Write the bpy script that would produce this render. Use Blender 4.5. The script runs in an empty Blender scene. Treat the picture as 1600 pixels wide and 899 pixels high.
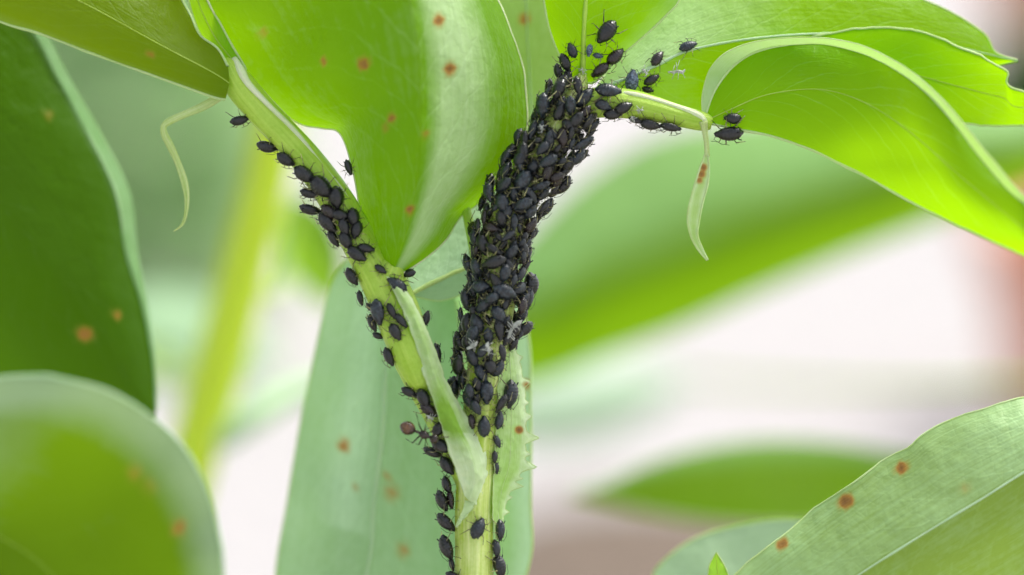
import bpy, math, random
from mathutils import Vector, Matrix, noise
from mathutils.bvhtree import BVHTree
random.seed(7)
R = math.radians
scene = bpy.context.scene
# ------------------------------------------------------------------ camera (1 unit = 1 cm)
scene.unit_settings.system = 'METRIC'
scene.unit_settings.scale_length = 0.01
PITCH = -12.0
D0 = 33.333                       # focus distance
CAM = Vector((0, 0, 50))
FW = Vector((0, math.cos(R(PITCH)), math.sin(R(PITCH))))
UP = Vector((0, -math.sin(R(PITCH)), math.cos(R(PITCH))))
RT = Vector((1, 0, 0))
cd = bpy.data.cameras.new('camera')
cam = bpy.data.objects.new('camera', cd)
scene.collection.objects.link(cam)
cam.location = CAM
cam.rotation_euler = (R(90 + PITCH), 0, 0)
cd.lens = 100; cd.sensor_width = 36; cd.sensor_fit = 'HORIZONTAL'
cd.clip_start = 0.5; cd.clip_end = 200000
cd.dof.use_dof = True
cd.dof.focus_distance = D0
cd.dof.aperture_fstop = 0.066
cd.dof.aperture_blades = 9
scene.camera = cam
# ------------------------------------------------------------------ light: thin bright overcast, light from above and behind
world = bpy.data.worlds.new('World'); scene.world = world; world.use_nodes = True
wn = world.node_tree; bg = wn.nodes['Background']
sky = wn.nodes.new('ShaderNodeTexSky'); sky.sky_type = 'NISHITA'; sky.sun_disc = False
SUN_EL, SUN_AZ = 60.0, 58.0       # azimuth from +Y (behind the plant) to the right
sky.sun_elevation = R(SUN_EL); sky.sun_rotation = R(SUN_AZ)
sky.air_density = 1.0; sky.dust_density = 3.0; sky.ozone_density = 0.6
hs = wn.nodes.new('ShaderNodeHueSaturation'); hs.inputs['Saturation'].default_value = 0.35   # thin cloud greys the blue
wn.links.new(sky.outputs[0], hs.inputs['Color']); wn.links.new(hs.outputs[0], bg.inputs[0]); bg.inputs[1].default_value = 0.13
sl = bpy.data.lights.new('sun', 'SUN'); sl.energy = 1.5; sl.angle = R(14); sl.color = (1.0, 0.96, 0.9)
sun = bpy.data.objects.new('sun', sl); scene.collection.objects.link(sun)
sd = Vector((math.sin(R(SUN_AZ)) * math.cos(R(SUN_EL)), math.cos(R(SUN_AZ)) * math.cos(R(SUN_EL)), math.sin(R(SUN_EL))))
sun.rotation_euler = (-sd).to_track_quat('-Z', 'Y').to_euler()
sun.location = (0, 0, 120)
vs = scene.view_settings
vs.view_transform = 'Standard'; vs.look = 'None'; vs.gamma = 1; vs.use_curve_mapping = False
vs.exposure = 1.08
scene.render.resolution_x = 1024; scene.render.resolution_y = 575
scene.render.engine = 'CYCLES'
scene.cycles.max_bounces = 8; scene.cycles.transmission_bounces = 6; scene.cycles.diffuse_bounces = 4

COL = scene.collection
# ------------------------------------------------------------------ helpers
def P(px, py, z):
    """place of a point z cm behind the focal plane, on the picture's grid of 1600 x 899"""
    d = D0 + z; k = 0.36 * d / 1600.0
    return CAM + RT * ((px - 800) * k) - UP * ((py - 449.5) * k) + FW * d
PX = 0.36 * D0 / 1600.0            # 1 px of the picture in cm at the focal plane

def root(name, loc, label, cat, group=None):
    o = bpy.data.objects.new(name, None); COL.objects.link(o)
    o.location = loc; o.empty_display_size = 1
    o['label'] = label; o['category'] = cat
    if group: o['group'] = group
    return o

def wloc(o):
    v = Vector(o.location)
    while o.parent: o = o.parent; v += Vector(o.location)
    return v

def mesh(name, verts, faces, mats, parent=None, uvs=None, attrs=None, matidx=None, label=None, smooth=True, kind=None):
    off = wloc(parent) if parent else Vector((0, 0, 0))
    me = bpy.data.meshes.new(name)
    me.from_pydata([tuple(Vector(v) - off) for v in verts], [], faces)
    if not isinstance(mats, (list, tuple)): mats = [mats]
    for m in mats: me.materials.append(m)
    if matidx: me.polygons.foreach_set('material_index', matidx)
    if smooth: me.polygons.foreach_set('use_smooth', [True] * len(me.polygons))
    if uvs:
        ul = me.uv_layers.new(name='UVMap')
        vi = [0] * len(me.loops); me.loops.foreach_get('vertex_index', vi)
        flat = []
        for i in vi: flat += uvs[i]
        ul.data.foreach_set('uv', flat)
    if attrs:
        for k, vals in attrs.items():
            a = me.attributes.new(k, 'FLOAT', 'POINT'); a.data.foreach_set('value', vals)
    me.update()
    o = bpy.data.objects.new(name, me); COL.objects.link(o)
    if parent: o.parent = parent
    if label: o['label'] = label
    if kind: o['kind'] = kind
    return o

def cat(pts, n, linear=False):
    """resample a polyline of tuples to n points, Catmull-Rom, even arc length in the first two coordinates"""
    pts = [tuple(float(c) for c in p) for p in pts]; k = len(pts[0])
    if linear: dense = []
    else: dense = []
    for i in range(len(pts) - 1):
        p0 = pts[max(i - 1, 0)]; p1 = pts[i]; p2 = pts[i + 1]; p3 = pts[min(i + 2, len(pts) - 1)]
        m = 14
        for j in range(m):
            t = j / m
            if linear: dense.append(tuple(p1[c] * (1 - t) + p2[c] * t for c in range(k)))
            else:
                dense.append(tuple(0.5 * ((2 * p1[c]) + (-p0[c] + p2[c]) * t + (2 * p0[c] - 5 * p1[c] + 4 * p2[c] - p3[c]) * t * t
                             + (-p0[c] + 3 * p1[c] - 3 * p2[c] + p3[c]) * t ** 3) for c in range(k)))
    dense.append(pts[-1])
    L = [0.0]
    for a, b in zip(dense, dense[1:]): L.append(L[-1] + math.hypot(a[0] - b[0], a[1] - b[1]) + 1e-6)
    out = []; j = 0
    for i in range(n):
        s = L[-1] * i / (n - 1)
        while j < len(L) - 2 and L[j + 1] < s: j += 1
        t = min(1, max(0, (s - L[j]) / (L[j + 1] - L[j])))
        out.append(tuple(dense[j][c] * (1 - t) + dense[j + 1][c] * t for c in range(k)))
    return out

# ------------------------------------------------------------------ materials
def new_mat(name):
    m = bpy.data.materials.new(name); m.use_nodes = True
    return m, m.node_tree, m.node_tree.nodes, m.node_tree.links, m.node_tree.nodes['Principled BSDF']

def N(nt, t, **kw):
    n = nt.nodes.new(t)
    for k, v in kw.items(): setattr(n, k, v)
    return n

def mathn(nt, op, a, b=None, clamp=False):
    n = N(nt, 'ShaderNodeMath', operation=op); n.use_clamp = clamp
    for i, x in enumerate((a, b)):
        if x is None: continue
        if isinstance(x, (int, float)): n.inputs[i].default_value = x
        else: nt.links.new(x, n.inputs[i])
    return n.outputs[0]

def mixc(nt, fac, a, b):
    n = N(nt, 'ShaderNodeMix', data_type='RGBA')
    for s, x in ((n.inputs[0], fac), (n.inputs[6], a), (n.inputs[7], b)):
        if isinstance(x, (int, float)): s.default_value = x
        elif isinstance(x, tuple): s.default_value = (*x, 1)
        else: nt.links.new(x, s)
    return n.outputs[2]

def leaf_mat(name, green, pale, trans, tfac=0.5, rough=0.42, veins=11, vein_str=1.0, ptrans=None, spec=0.25, var=1.0):
    """leaf blade: green tissue, pale wax and painted sky sheen (attribute), side veins, rust spots (attribute), light shining through"""
    m, nt, nd, lk, bs = new_mat(name)
    uv = N(nt, 'ShaderNodeUVMap'); sep = N(nt, 'ShaderNodeSeparateXYZ'); lk.new(uv.outputs[0], sep.inputs[0])
    u, v = sep.outputs[0], sep.outputs[1]
    tc = N(nt, 'ShaderNodeTexCoord')
    n1 = N(nt, 'ShaderNodeTexNoise'); n1.inputs['Scale'].default_value = 1.1; n1.inputs['Detail'].default_value = 4
    n2 = N(nt, 'ShaderNodeTexNoise'); n2.inputs['Scale'].default_value = 9; n2.inputs['Detail'].default_value = 5
    lk.new(tc.outputs['Object'], n1.inputs['Vector']); lk.new(tc.outputs['Object'], n2.inputs['Vector'])
    n5 = N(nt, 'ShaderNodeTexNoise'); n5.inputs['Scale'].default_value = 3.2; n5.inputs['Detail'].default_value = 3; lk.new(tc.outputs['Object'], n5.inputs['Vector'])
    mp6 = N(nt, 'ShaderNodeMapping'); mp6.inputs['Scale'].default_value = (3.0, 26, 1); lk.new(uv.outputs[0], mp6.inputs[0])
    n6 = N(nt, 'ShaderNodeTexNoise'); n6.inputs['Scale'].default_value = 1.0; n6.inputs['Detail'].default_value = 4; lk.new(mp6.outputs[0], n6.inputs['Vector'])
    av = mathn(nt, 'ABSOLUTE', v)
    # side veins sweep forward from the midrib to the edge
    ph = mathn(nt, 'SUBTRACT', mathn(nt, 'MULTIPLY', u, float(veins)), mathn(nt, 'MULTIPLY', mathn(nt, 'POWER', av, 0.8), 3.2))
    ph = mathn(nt, 'ADD', ph, mathn(nt, 'MULTIPLY', n1.outputs[0], 1.6))
    saw = mathn(nt, 'ABSOLUTE', mathn(nt, 'SUBTRACT', mathn(nt, 'FRACT', ph), 0.5))
    vein = mathn(nt, 'SUBTRACT', 1.0, mathn(nt, 'MULTIPLY', saw, 14.0), clamp=True)
    vfade = mathn(nt, 'SUBTRACT', 1.0, av, clamp=True)
    vein = mathn(nt, 'MULTIPLY', vein, mathn(nt, 'ADD', mathn(nt, 'MULTIPLY', vfade, 0.8), 0.15))
    # fine net
    mp = N(nt, 'ShaderNodeMapping'); mp.inputs['Scale'].default_value = (1, 1, 1); lk.new(tc.outputs['Object'], mp.inputs[0])
    vo = N(nt, 'ShaderNodeTexVoronoi', feature='DISTANCE_TO_EDGE'); vo.inputs['Scale'].default_value = 7.5
    lk.new(mp.outputs[0], vo.inputs['Vector'])
    net = mathn(nt, 'SUBTRACT', 1.0, mathn(nt, 'MULTIPLY', vo.outputs['Distance'], 9.0), clamp=True)
    ab = N(nt, 'ShaderNodeAttribute', attribute_name='bloom_sheen'); sp = N(nt, 'ShaderNodeAttribute', attribute_name='spot')
    bl = mathn(nt, 'ADD', mathn(nt, 'SUBTRACT', ab.outputs['Fac'], 0.07), mathn(nt, 'MULTIPLY', mathn(nt, 'SUBTRACT', n1.outputs[0], 0.5), 0.45 * var))
    bl = mathn(nt, 'ADD', bl, mathn(nt, 'MULTIPLY', mathn(nt, 'SUBTRACT', n2.outputs[0], 0.5), 0.30 * var))
    bl = mathn(nt, 'ADD', bl, mathn(nt, 'MULTIPLY', mathn(nt, 'SUBTRACT', n6.outputs[0], 0.5), 0.42 * var))
    bl = mathn(nt, 'ADD', bl, mathn(nt, 'MULTIPLY', mathn(nt, 'ADD', vein, mathn(nt, 'MULTIPLY', net, 0.12)), 0.16 * vein_str), clamp=True)
    dark = tuple(c * 0.72 for c in green)
    g2 = mixc(nt, n1.outputs[0], green, dark)
    base = mixc(nt, bl, g2, pale)
    rr = N(nt, 'ShaderNodeValToRGB')
    cr = rr.color_ramp
    cr.elements[0].position = 0.0; cr.elements[0].color = (0.38, 0.36, 0.05, 1)
    cr.elements[1].position = 1.0; cr.elements[1].color = (0.30, 0.16, 0.08, 1)
    for ps, cc in ((.32, (0.46, 0.22, 0.04, 1)), (.55, (0.34, 0.18, 0.045, 1)), (.8, (0.23, 0.11, 0.035, 1))):
        e = cr.elements.new(ps); e.color = cc
    spn = mathn(nt, 'MULTIPLY', sp.outputs['Fac'], mathn(nt, 'ADD', mathn(nt, 'MULTIPLY', n2.outputs[0], 1.1), 0.45), clamp=True)
    lk.new(spn, rr.inputs[0])
    sfac = mathn(nt, 'MULTIPLY', spn, 2.2, clamp=True)
    base2 = mixc(nt, sfac, base, rr.outputs[0])
    lk.new(base2, bs.inputs['Base Color'])
    bs.inputs['Roughness'].default_value = rough
    bs.inputs['Specular IOR Level'].default_value = spec
    tr = N(nt, 'ShaderNodeBsdfTranslucent')
    t1 = mixc(nt, bl, trans, ptrans or tuple(min(1, a * 0.6 + b * 0.4) for a, b in zip(trans, pale)))
    t1 = mixc(nt, mathn(nt, 'MULTIPLY', vein, 0.35 * vein_str), t1, tuple(min(1, c * 1.25 + .04) for c in trans))
    t2 = mixc(nt, sfac, t1, rr.outputs[0])
    lk.new(t2, tr.inputs[0])
    mx = N(nt, 'ShaderNodeMixShader')
    lk.new(mathn(nt, 'MULTIPLY', mathn(nt, 'SUBTRACT', 1.0, mathn(nt, 'MULTIPLY', bl, 0.35)), tfac), mx.inputs[0])
    lk.new(bs.outputs[0], mx.inputs[1]); lk.new(tr.outputs[0], mx.inputs[2])
    lk.new(mx.outputs[0], nd['Material Output'].inputs[0])
    bp = N(nt, 'ShaderNodeBump'); bp.inputs['Strength'].default_value = 0.35; bp.inputs['Distance'].default_value = 0.05
    hh = mathn(nt, 'ADD', mathn(nt, 'MULTIPLY', vein, -0.55 * vein_str), mathn(nt, 'MULTIPLY', net, -0.10))
    hh = mathn(nt, 'ADD', hh, mathn(nt, 'MULTIPLY', n2.outputs[0], 0.5))
    hh = mathn(nt, 'ADD', hh, mathn(nt, 'MULTIPLY', n5.outputs[0], 3.0)); hh = mathn(nt, 'ADD', hh, mathn(nt, 'MULTIPLY', n6.outputs[0], 0.8))
    lk.new(hh, bp.inputs['Height']); lk.new(bp.outputs[0], bs.inputs['Normal'])
    return m

def stem_mat(name, c1, c2, sss=0.25, stripes=1.0):
    m, nt, nd, lk, bs = new_mat(name)
    uv = N(nt, 'ShaderNodeUVMap'); mp = N(nt, 'ShaderNodeMapping'); mp.inputs['Scale'].default_value = (0.9, 14, 1)
    lk.new(uv.outputs[0], mp.inputs[0])
    n1 = N(nt, 'ShaderNodeTexNoise'); n1.inputs['Scale'].default_value = 1.0; n1.inputs['Detail'].default_value = 5
    lk.new(mp.outputs[0], n1.inputs['Vector'])
    tc = N(nt, 'ShaderNodeTexCoord')
    n2 = N(nt, 'ShaderNodeTexNoise'); n2.inputs['Scale'].default_value = 3.0; n2.inputs['Detail'].default_value = 4
    n3 = N(nt, 'ShaderNodeTexNoise'); n3.inputs['Scale'].default_value = 28.0; n3.inputs['Detail'].default_value = 3
    lk.new(tc.outputs['Object'], n2.inputs['Vector']); lk.new(tc.outputs['Object'], n3.inputs['Vector'])
    f = mathn(nt, 'ADD', mathn(nt, 'MULTIPLY', mathn(nt, 'SUBTRACT', n1.outputs[0], 0.5), 2.2 * stripes), n2.outputs[0], clamp=True)
    f = mathn(nt, 'ADD', f, mathn(nt, 'MULTIPLY', mathn(nt, 'SUBTRACT', n3.outputs[0], 0.5), 0.5), clamp=True)
    lk.new(mixc(nt, f, c1, c2), bs.inputs['Base Color'])
    bs.inputs['Roughness'].default_value = 0.42
    bs.inputs['Subsurface Weight'].default_value = sss
    bs.inputs['Subsurface Radius'].default_value = (0.6, 1.0, 0.15); bs.inputs['Subsurface Scale'].default_value = 0.12
    bp = N(nt, 'ShaderNodeBump'); bp.inputs['Strength'].default_value = 0.5; bp.inputs['Distance'].default_value = 0.03
    lk.new(mathn(nt, 'ADD', n1.outputs[0], mathn(nt, 'MULTIPLY', n3.outputs[0], 0.4)), bp.inputs['Height']); lk.new(bp.outputs[0], bs.inputs['Normal'])
    return m

def skin_mat(name, c1, c2, rough=0.38, scale=9.0, spec=0.5, coat=0.0):
    m, nt, nd, lk, bs = new_mat(name)
    tc = N(nt, 'ShaderNodeTexCoord')
    n1 = N(nt, 'ShaderNodeTexNoise'); n1.inputs['Scale'].default_value = scale; n1.inputs['Detail'].default_value = 4
    oi = N(nt, 'ShaderNodeObjectInfo')
    ad = N(nt, 'ShaderNodeVectorMath', operation='ADD'); lk.new(tc.outputs['Object'], ad.inputs[0])
    cb = N(nt, 'ShaderNodeCombineXYZ'); lk.new(mathn(nt, 'MULTIPLY', oi.outputs['Random'], 20.0), cb.inputs[0]); lk.new(cb.outputs[0], ad.inputs[1])
    lk.new(ad.outputs[0], n1.inputs['Vector'])
    f = mathn(nt, 'MULTIPLY', mathn(nt, 'SUBTRACT', n1.outputs[0], 0.42), 4.0, clamp=True)
    f = mathn(nt, 'MULTIPLY', f, mathn(nt, 'ADD', 0.25, oi.outputs['Random']), clamp=True)
    lk.new(mixc(nt, f, c1, c2), bs.inputs['Base Color'])
    bs.inputs['Roughness'].default_value = rough; bs.inputs['Specular IOR Level'].default_value = spec
    bs.inputs['Coat Weight'].default_value = coat
    bp = N(nt, 'ShaderNodeBump'); bp.inputs['Strength'].default_value = 0.35; bp.inputs['Distance'].default_value = 0.012
    n4 = N(nt, 'ShaderNodeTexNoise'); n4.inputs['Scale'].default_value = 26; lk.new(ad.outputs[0], n4.inputs['Vector'])
    lk.new(n4.outputs[0], bp.inputs['Height']); lk.new(bp.outputs[0], bs.inputs['Normal'])
    return m

def ground_mat(name, c1, c2, scale=0.25):
    m, nt, nd, lk, bs = new_mat(name)
    tc = N(nt, 'ShaderNodeTexCoord')
    n1 = N(nt, 'ShaderNodeTexNoise'); n1.inputs['Scale'].default_value = scale; n1.inputs['Detail'].default_value = 8
    vo = N(nt, 'ShaderNodeTexVoronoi'); vo.inputs['Scale'].default_value = 0.7
    lk.new(tc.outputs['Object'], n1.inputs['Vector']); lk.new(tc.outputs['Object'], vo.inputs['Vector'])
    f = mathn(nt, 'ADD', mathn(nt, 'MULTIPLY', n1.outputs[0], 0.7), mathn(nt, 'MULTIPLY', vo.outputs['Distance'], 0.3), clamp=True)
    lk.new(mixc(nt, f, c1, c2), bs.inputs['Base Color']); bs.inputs['Roughness'].default_value = 0.9
    bp = N(nt, 'ShaderNodeBump'); bp.inputs['Strength'].default_value = 0.6; bp.inputs['Distance'].default_value = 1.0
    lk.new(vo.outputs['Distance'], bp.inputs['Height']); lk.new(bp.outputs[0], bs.inputs['Normal'])
    return m

PALE = (0.40, 0.60, 0.36)
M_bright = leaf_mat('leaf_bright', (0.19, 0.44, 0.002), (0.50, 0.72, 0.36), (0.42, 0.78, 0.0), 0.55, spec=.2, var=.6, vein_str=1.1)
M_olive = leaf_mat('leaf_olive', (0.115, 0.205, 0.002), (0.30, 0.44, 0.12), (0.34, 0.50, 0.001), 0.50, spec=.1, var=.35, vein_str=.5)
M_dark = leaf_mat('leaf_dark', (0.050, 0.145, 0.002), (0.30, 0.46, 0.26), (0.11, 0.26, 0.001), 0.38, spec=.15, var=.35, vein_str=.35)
M_fold = leaf_mat('leaf_folded', (0.145, 0.34, 0.002), (0.62, 0.80, 0.46), (0.30, 0.58, 0.001), 0.50, vein_str=0.8, spec=.2, var=.8)
M_glau = leaf_mat('leaf_glaucous', (0.21, 0.41, 0.15), (0.56, 0.82, 0.50), (0.32, 0.62, 0.16), 0.38, ptrans=(0.52, 0.76, 0.50))
M_mottle = leaf_mat('leaf_mottled', (0.21, 0.32, 0.06), (0.52, 0.78, 0.38), (0.34, 0.52, 0.06), 0.40, var=1.3, vein_str=.45, ptrans=(0.40, 0.62, 0.26))
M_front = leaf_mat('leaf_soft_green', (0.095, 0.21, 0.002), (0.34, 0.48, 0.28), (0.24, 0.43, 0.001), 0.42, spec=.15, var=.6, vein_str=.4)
M_far = leaf_mat('leaf_dull', (0.11, 0.21, 0.10), (0.22, 0.35, 0.23), (0.11, 0.22, 0.09), 0.30)
M_behind = leaf_mat('leaf_behind_green', (0.140, 0.32, 0.006), (0.38, 0.66, 0.26), (0.24, 0.46, 0.004), 0.48, spec=.15, var=.5)  # duller green of the leaves behind
M_rimleaf = leaf_mat('leaf_rim', (0.30, 0.52, 0.10), (0.66, 0.80, 0.55), (0.50, 0.78, 0.16), 0.45, var=1.3)
M_hedge = leaf_mat('shrub_silver_green', (0.58, 0.76, 0.46), (0.62, 0.76, 0.50), (0.66, 0.86, 0.50), 0.55)
M_mint = leaf_mat('leaf_mint', (0.36, 0.56, 0.28), (0.60, 0.78, 0.58), (0.45, 0.7, 0.4), 0.35)
M_margin = stem_mat('leaf_edge', (0.42, 0.62, 0.16), (0.60, 0.78, 0.40), 0.2)
M_rib = stem_mat('midrib_tissue', (0.30, 0.50, 0.03), (0.46, 0.66, 0.10), 0.2)
M_ribpale = stem_mat('midrib_pale', (0.36, 0.56, 0.30), (0.50, 0.70, 0.42), 0.2)
M_stem = stem_mat('stem_tissue', (0.38, 0.55, 0.03), (0.68, 0.79, 0.30), 0.25, 1.3)
M_branch = stem_mat('young_stem_tissue', (0.28, 0.50, 0.010), (0.50, 0.70, 0.10), 0.25, 0.7)
M_ylw = stem_mat('yellowing_stem_tissue', (0.50, 0.68, 0.010), (0.58, 0.76, 0.03), 0.3, 0.5)
M_lit_edge = stem_mat('lit_edge_tissue', (0.55, 0.70, 0.30), (0.78, 0.84, 0.60), 0.2)  # whitish highlight of lit edges, put into the colour
M_stip = leaf_mat('stipule_tissue', (0.32, 0.60, 0.06), (0.78, 0.93, 0.58), (0.50, 0.80, 0.14), 0.22, veins=7, var=1.5, ptrans=(0.65, 0.85, 0.4))
M_tendril = stem_mat('tendril_tissue', (0.34, 0.50, 0.10), (0.62, 0.72, 0.34), 0.2, 1.4)
M_wither = stem_mat('withered_tissue', (0.16, 0.09, 0.04), (0.34, 0.26, 0.08), 0.1)
M_aph = [skin_mat('aphid_black', (0.0025, 0.003, 0.003), (0.012, 0.015, 0.017), 0.30, coat=.3),
         skin_mat('aphid_slate', (0.004, 0.007, 0.010), (0.028, 0.044, 0.056), 0.34, coat=.3),
         skin_mat('aphid_brown_black', (0.008, 0.004, 0.003), (0.032, 0.016, 0.014), 0.26, coat=.35),
         skin_mat('aphid_blue_grey', (0.03, 0.045, 0.065), (0.16, 0.22, 0.30), 0.5)]
M_leg = skin_mat('aphid_leg', (0.05, 0.045, 0.018), (0.62, 0.60, 0.26), 0.4, 3.0)
M_legd = skin_mat('aphid_leg_dark', (0.010, 0.010, 0.008), (0.05, 0.05, 0.03), 0.4)
M_ant = skin_mat('ant_brown', (0.016, 0.008, 0.004), (0.06, 0.026, 0.010), 0.25, 6.0, coat=0.3)
M_gaster = skin_mat('ant_gaster', (0.022, 0.010, 0.005), (0.30, 0.13, 0.04), 0.2, 9.0, coat=0.4)
M_shed = skin_mat('shed_skin', (0.36, 0.38, 0.33), (0.62, 0.64, 0.58), 0.6)
M_path = ground_mat('pale_gravel', (0.37, 0.355, 0.345), (0.49, 0.465, 0.46))
M_soil = ground_mat('garden_soil', (0.085, 0.060, 0.040), (0.20, 0.15, 0.11))
M_terra = ground_mat('terracotta', (0.70, 0.24, 0.13), (0.78, 0.32, 0.19))

# ------------------------------------------------------------------ shapes
TUBES = {}; BV = {}
def tube(name, pts, mat, parent, n=60, seg=18, prof=None, key=None, label=None, cap=True, squash=1.0, linear=False):
    """pts: (px, py, z, radius in px) -> tapered tube"""
    S = cat(pts, n, linear)
    C = [P(a, b, c) for a, b, c, r in S]; rad = [max(r, 0.15) * 0.36 * (D0 + c) / 1600 for a, b, c, r in S]
    if key: TUBES[key] = (S, C, rad)
    verts, faces, uvs = [], [], []
    T0 = (C[1] - C[0]).normalized(); nx = T0.cross(FW).normalized()
    dist = 0
    for i in range(n):
        T = (C[min(i + 1, n - 1)] - C[max(i - 1, 0)]).normalized()
        nx = (nx - T * nx.dot(T)).normalized(); ny = T.cross(nx)
        if i: dist += (C[i] - C[i - 1]).length
        for j in range(seg):
            a = 2 * math.pi * j / seg; q = prof(a) if prof else 1.0
            verts.append(C[i] + (nx * math.cos(a) + ny * math.sin(a) * squash) * rad[i] * q)
            uvs.append((dist, min(j, seg - j) / seg * 2))
    for i in range(n - 1):
        for j in range(seg):
            faces.append((i * seg + j, i * seg + (j + 1) % seg, (i + 1) * seg + (j + 1) % seg, (i + 1) * seg + j))
    if cap:
        faces.append(tuple(range(seg - 1, -1, -1))); faces.append(tuple((n - 1) * seg + j for j in range(seg)))
    o = mesh(name, verts, faces, mat, parent, uvs, label=label)
    BV[o.name] = BVHTree.FromPolygons([tuple(v) for v in verts], [f for f in faces if len(f) == 4])
    if key: BV[key] = BV[o.name]
    return o

def leaf(parent, L, Rr, mid=None, mat=None, bloom_sheen=0.0, spots=(), nu=90, nv=48, crease=0.4, wave=0.06, ruffle=0.05, seed=0,
         rim=2.2, rimz=0, rimmat=None, rib=3.0, ribmat=None, key=None, label=None, name='leaf', linear=False, jagR=False, ribspan=(0, 1), teeth=(), ragged=0.0, crinkle=0.0):
    A = cat(L, nu, linear); B = cat(Rr, nu, linear or jagR)
    M = cat(mid, nu) if mid else [tuple((a[c] + b[c]) / 2 for c in range(3)) for a, b in zip(A, B)]
    verts, faces, uvs, bl, spv, pix = [], [], [], [], [], []
    for i in range(nu):
        u = i / (nu - 1)
        for j in range(nv + 1):
            v = -1 + 2 * j / nv; w = abs(v)
            E = A[i] if v < 0 else B[i]
            p = []
            for c in range(3):
                lin = M[i][c] + (E[c] - M[i][c]) * w
                qd = M[i][c] * (1 - v * v) + A[i][c] * (v * v - v) / 2 + B[i][c] * (v * v + v) / 2
                p.append(lin * crease + qd * (1 - crease))
            ew = math.sin(math.pi * min(1, max(0, u))) ** 0.5
            if w > .7 and (teeth or ragged):
                k = ((w - .7) / .3) ** 2; dx = 0; dy = 0
                ex, ey = E[0] - M[i][0], E[1] - M[i][1]; el = math.hypot(ex, ey) + 1e-6
                am = ragged * ew * (1.3 * noise.noise(Vector((i * .13, v * 2, seed))) + .8 * max(0, noise.noise(Vector((i * .37, v * 2, seed + 9)))))
                if v > 0:
                    for (tu, ta, tw) in teeth: am += ta * max(0, 1 - abs(u - tu) / tw) ** 1.3
                p[0] += ex / el * am * k; p[1] += ey / el * am * k
            z = p[2] + wave * ew * noise.noise(Vector((p[0] / 130, p[1] / 130, seed * 7.3)))
            z += ruffle * w ** 3 * ew * noise.noise(Vector((u * 9, v, seed * 3.1 + 5)))
            if crinkle: z += crinkle * (noise.noise(Vector((p[0] / 13, p[1] / 17, seed))) + .6 * noise.noise(Vector((p[0] / 6, p[1] / 7, seed + 4))))
            verts.append(P(p[0], p[1], z)); pix.append((p[0], p[1])); uvs.append((u, v))
            bl.append(bloom_sheen(u, v) if callable(bloom_sheen) else bloom_sheen)
            s = 0
            for q in spots:
                d = math.hypot((p[0] - q[0]) / q[2], (p[1] - q[1]) / (q[2] * 0.95)); s = max(s, (q[3] if len(q) > 3 else 1) * min(1, max(0, 1.15 - d)))
            spv.append(s)
    W = nv + 1
    for i in range(nu - 1):
        for j in range(nv): faces.append((i * W + j, i * W + j + 1, (i + 1) * W + j + 1, (i + 1) * W + j))
    o = mesh(name, verts, faces, mat, parent, uvs, {'bloom_sheen': bl, 'spot': spv}, label=label)
    k = key or o.name
    BV[k] = BVHTree.FromPolygons([tuple(v) for v in verts], faces)
    # thickened pale edge of the blade, and the midrib
    def strand(nm, idx, r, mt, r0=1.0, r1=0.35, lift=0.0):
        C = [verts[q] for q in idx]; vv, ff, uu = [], [], []; sg = 8; dist = 0; m = len(C)
        nx = (C[1] - C[0]).cross(FW).normalized() if (C[1] - C[0]).cross(FW).length > 1e-9 else UP.copy()
        for i in range(m):
            T = (C[min(i + 1, m - 1)] - C[max(i - 1, 0)])
            T = T.normalized() if T.length > 1e-9 else UP.copy()
            nx = nx - T * nx.dot(T); nx = nx.normalized() if nx.length > 1e-6 else RT.copy(); ny = T.cross(nx)
            if i: dist += (C[i] - C[i - 1]).length
            rr = r * (r0 + (r1 - r0) * i / (m - 1)) * PX * (0.85 + 0.3 * noise.noise(Vector((i * 0.15, seed, 2))))
            for j in range(sg):
                a = 2 * math.pi * j / sg
                vv.append(C[i] + FW * lift + (nx * math.cos(a) + ny * math.sin(a)) * rr); uu.append((dist, min(j, sg - j) / sg * 2))
        for i in range(m - 1):
            for j in range(sg): ff.append((i * sg + j, i * sg + (j + 1) % sg, (i + 1) * sg + (j + 1) % sg, (i + 1) * sg + j))
        return mesh(nm, vv, ff, mt, o, uu)
    if rim > 0:
        rm = rimmat or M_margin
        for s in (0, nv): strand('leaf_margin', [i * W + s for i in range(nu)], rim, rm, 1, 1)
    if rib > 0:
        i0, i1 = int(ribspan[0] * (nu - 1)), int(ribspan[1] * (nu - 1))
        strand('midrib', [i * W + nv // 2 for i in range(i0, i1 + 1)], rib, ribmat or M_rib, 1, 0.3)
    return o

def ground_point(o_px, z):
    p = P(o_px[0], o_px[1], z); return Vector((p.x, p.y, 0))

def stalk_to_ground(px, py, z, r, parent, mat=None, name='stem', lean=0, top=None):
    """a stem that rises from the ground through the given point, in world space"""
    p = P(px, py, z); g = Vector((p.x + lean, p.y, -0.5)); pts = []
    verts, faces, uvs = [], [], []; n = 40; seg = 12
    end = P(*top) if top else p
    for i in range(n):
        t = i / (n - 1)
        c = g.lerp(p, t / 0.75) if t < 0.75 else p.lerp(end, (t - 0.75) / 0.25)
        c = c + RT * 0.25 * math.sin(t * 7) * (1 if t < .75 else 0.4) * (t < 0.74)
        rr = r * (1.25 - 0.35 * t)
        for j in range(seg):
            a = 2 * math.pi * j / seg; q = 1 + 0.1 * math.cos(4 * a)
            verts.append(c + Vector((math.cos(a) * rr * q, math.sin(a) * rr * q, 0))); uvs.append((t * 40, min(j, seg - j) / seg * 2))
    for i in range(n - 1):
        for j in range(seg): faces.append((i * seg + j, i * seg + (j + 1) % seg, (i + 1) * seg + (j + 1) % seg, (i + 1) * seg + j))
    faces.append(tuple((n - 1) * seg + j for j in range(seg)))
    return mesh(name, verts, faces, mat or M_stem, parent, uvs)

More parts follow.
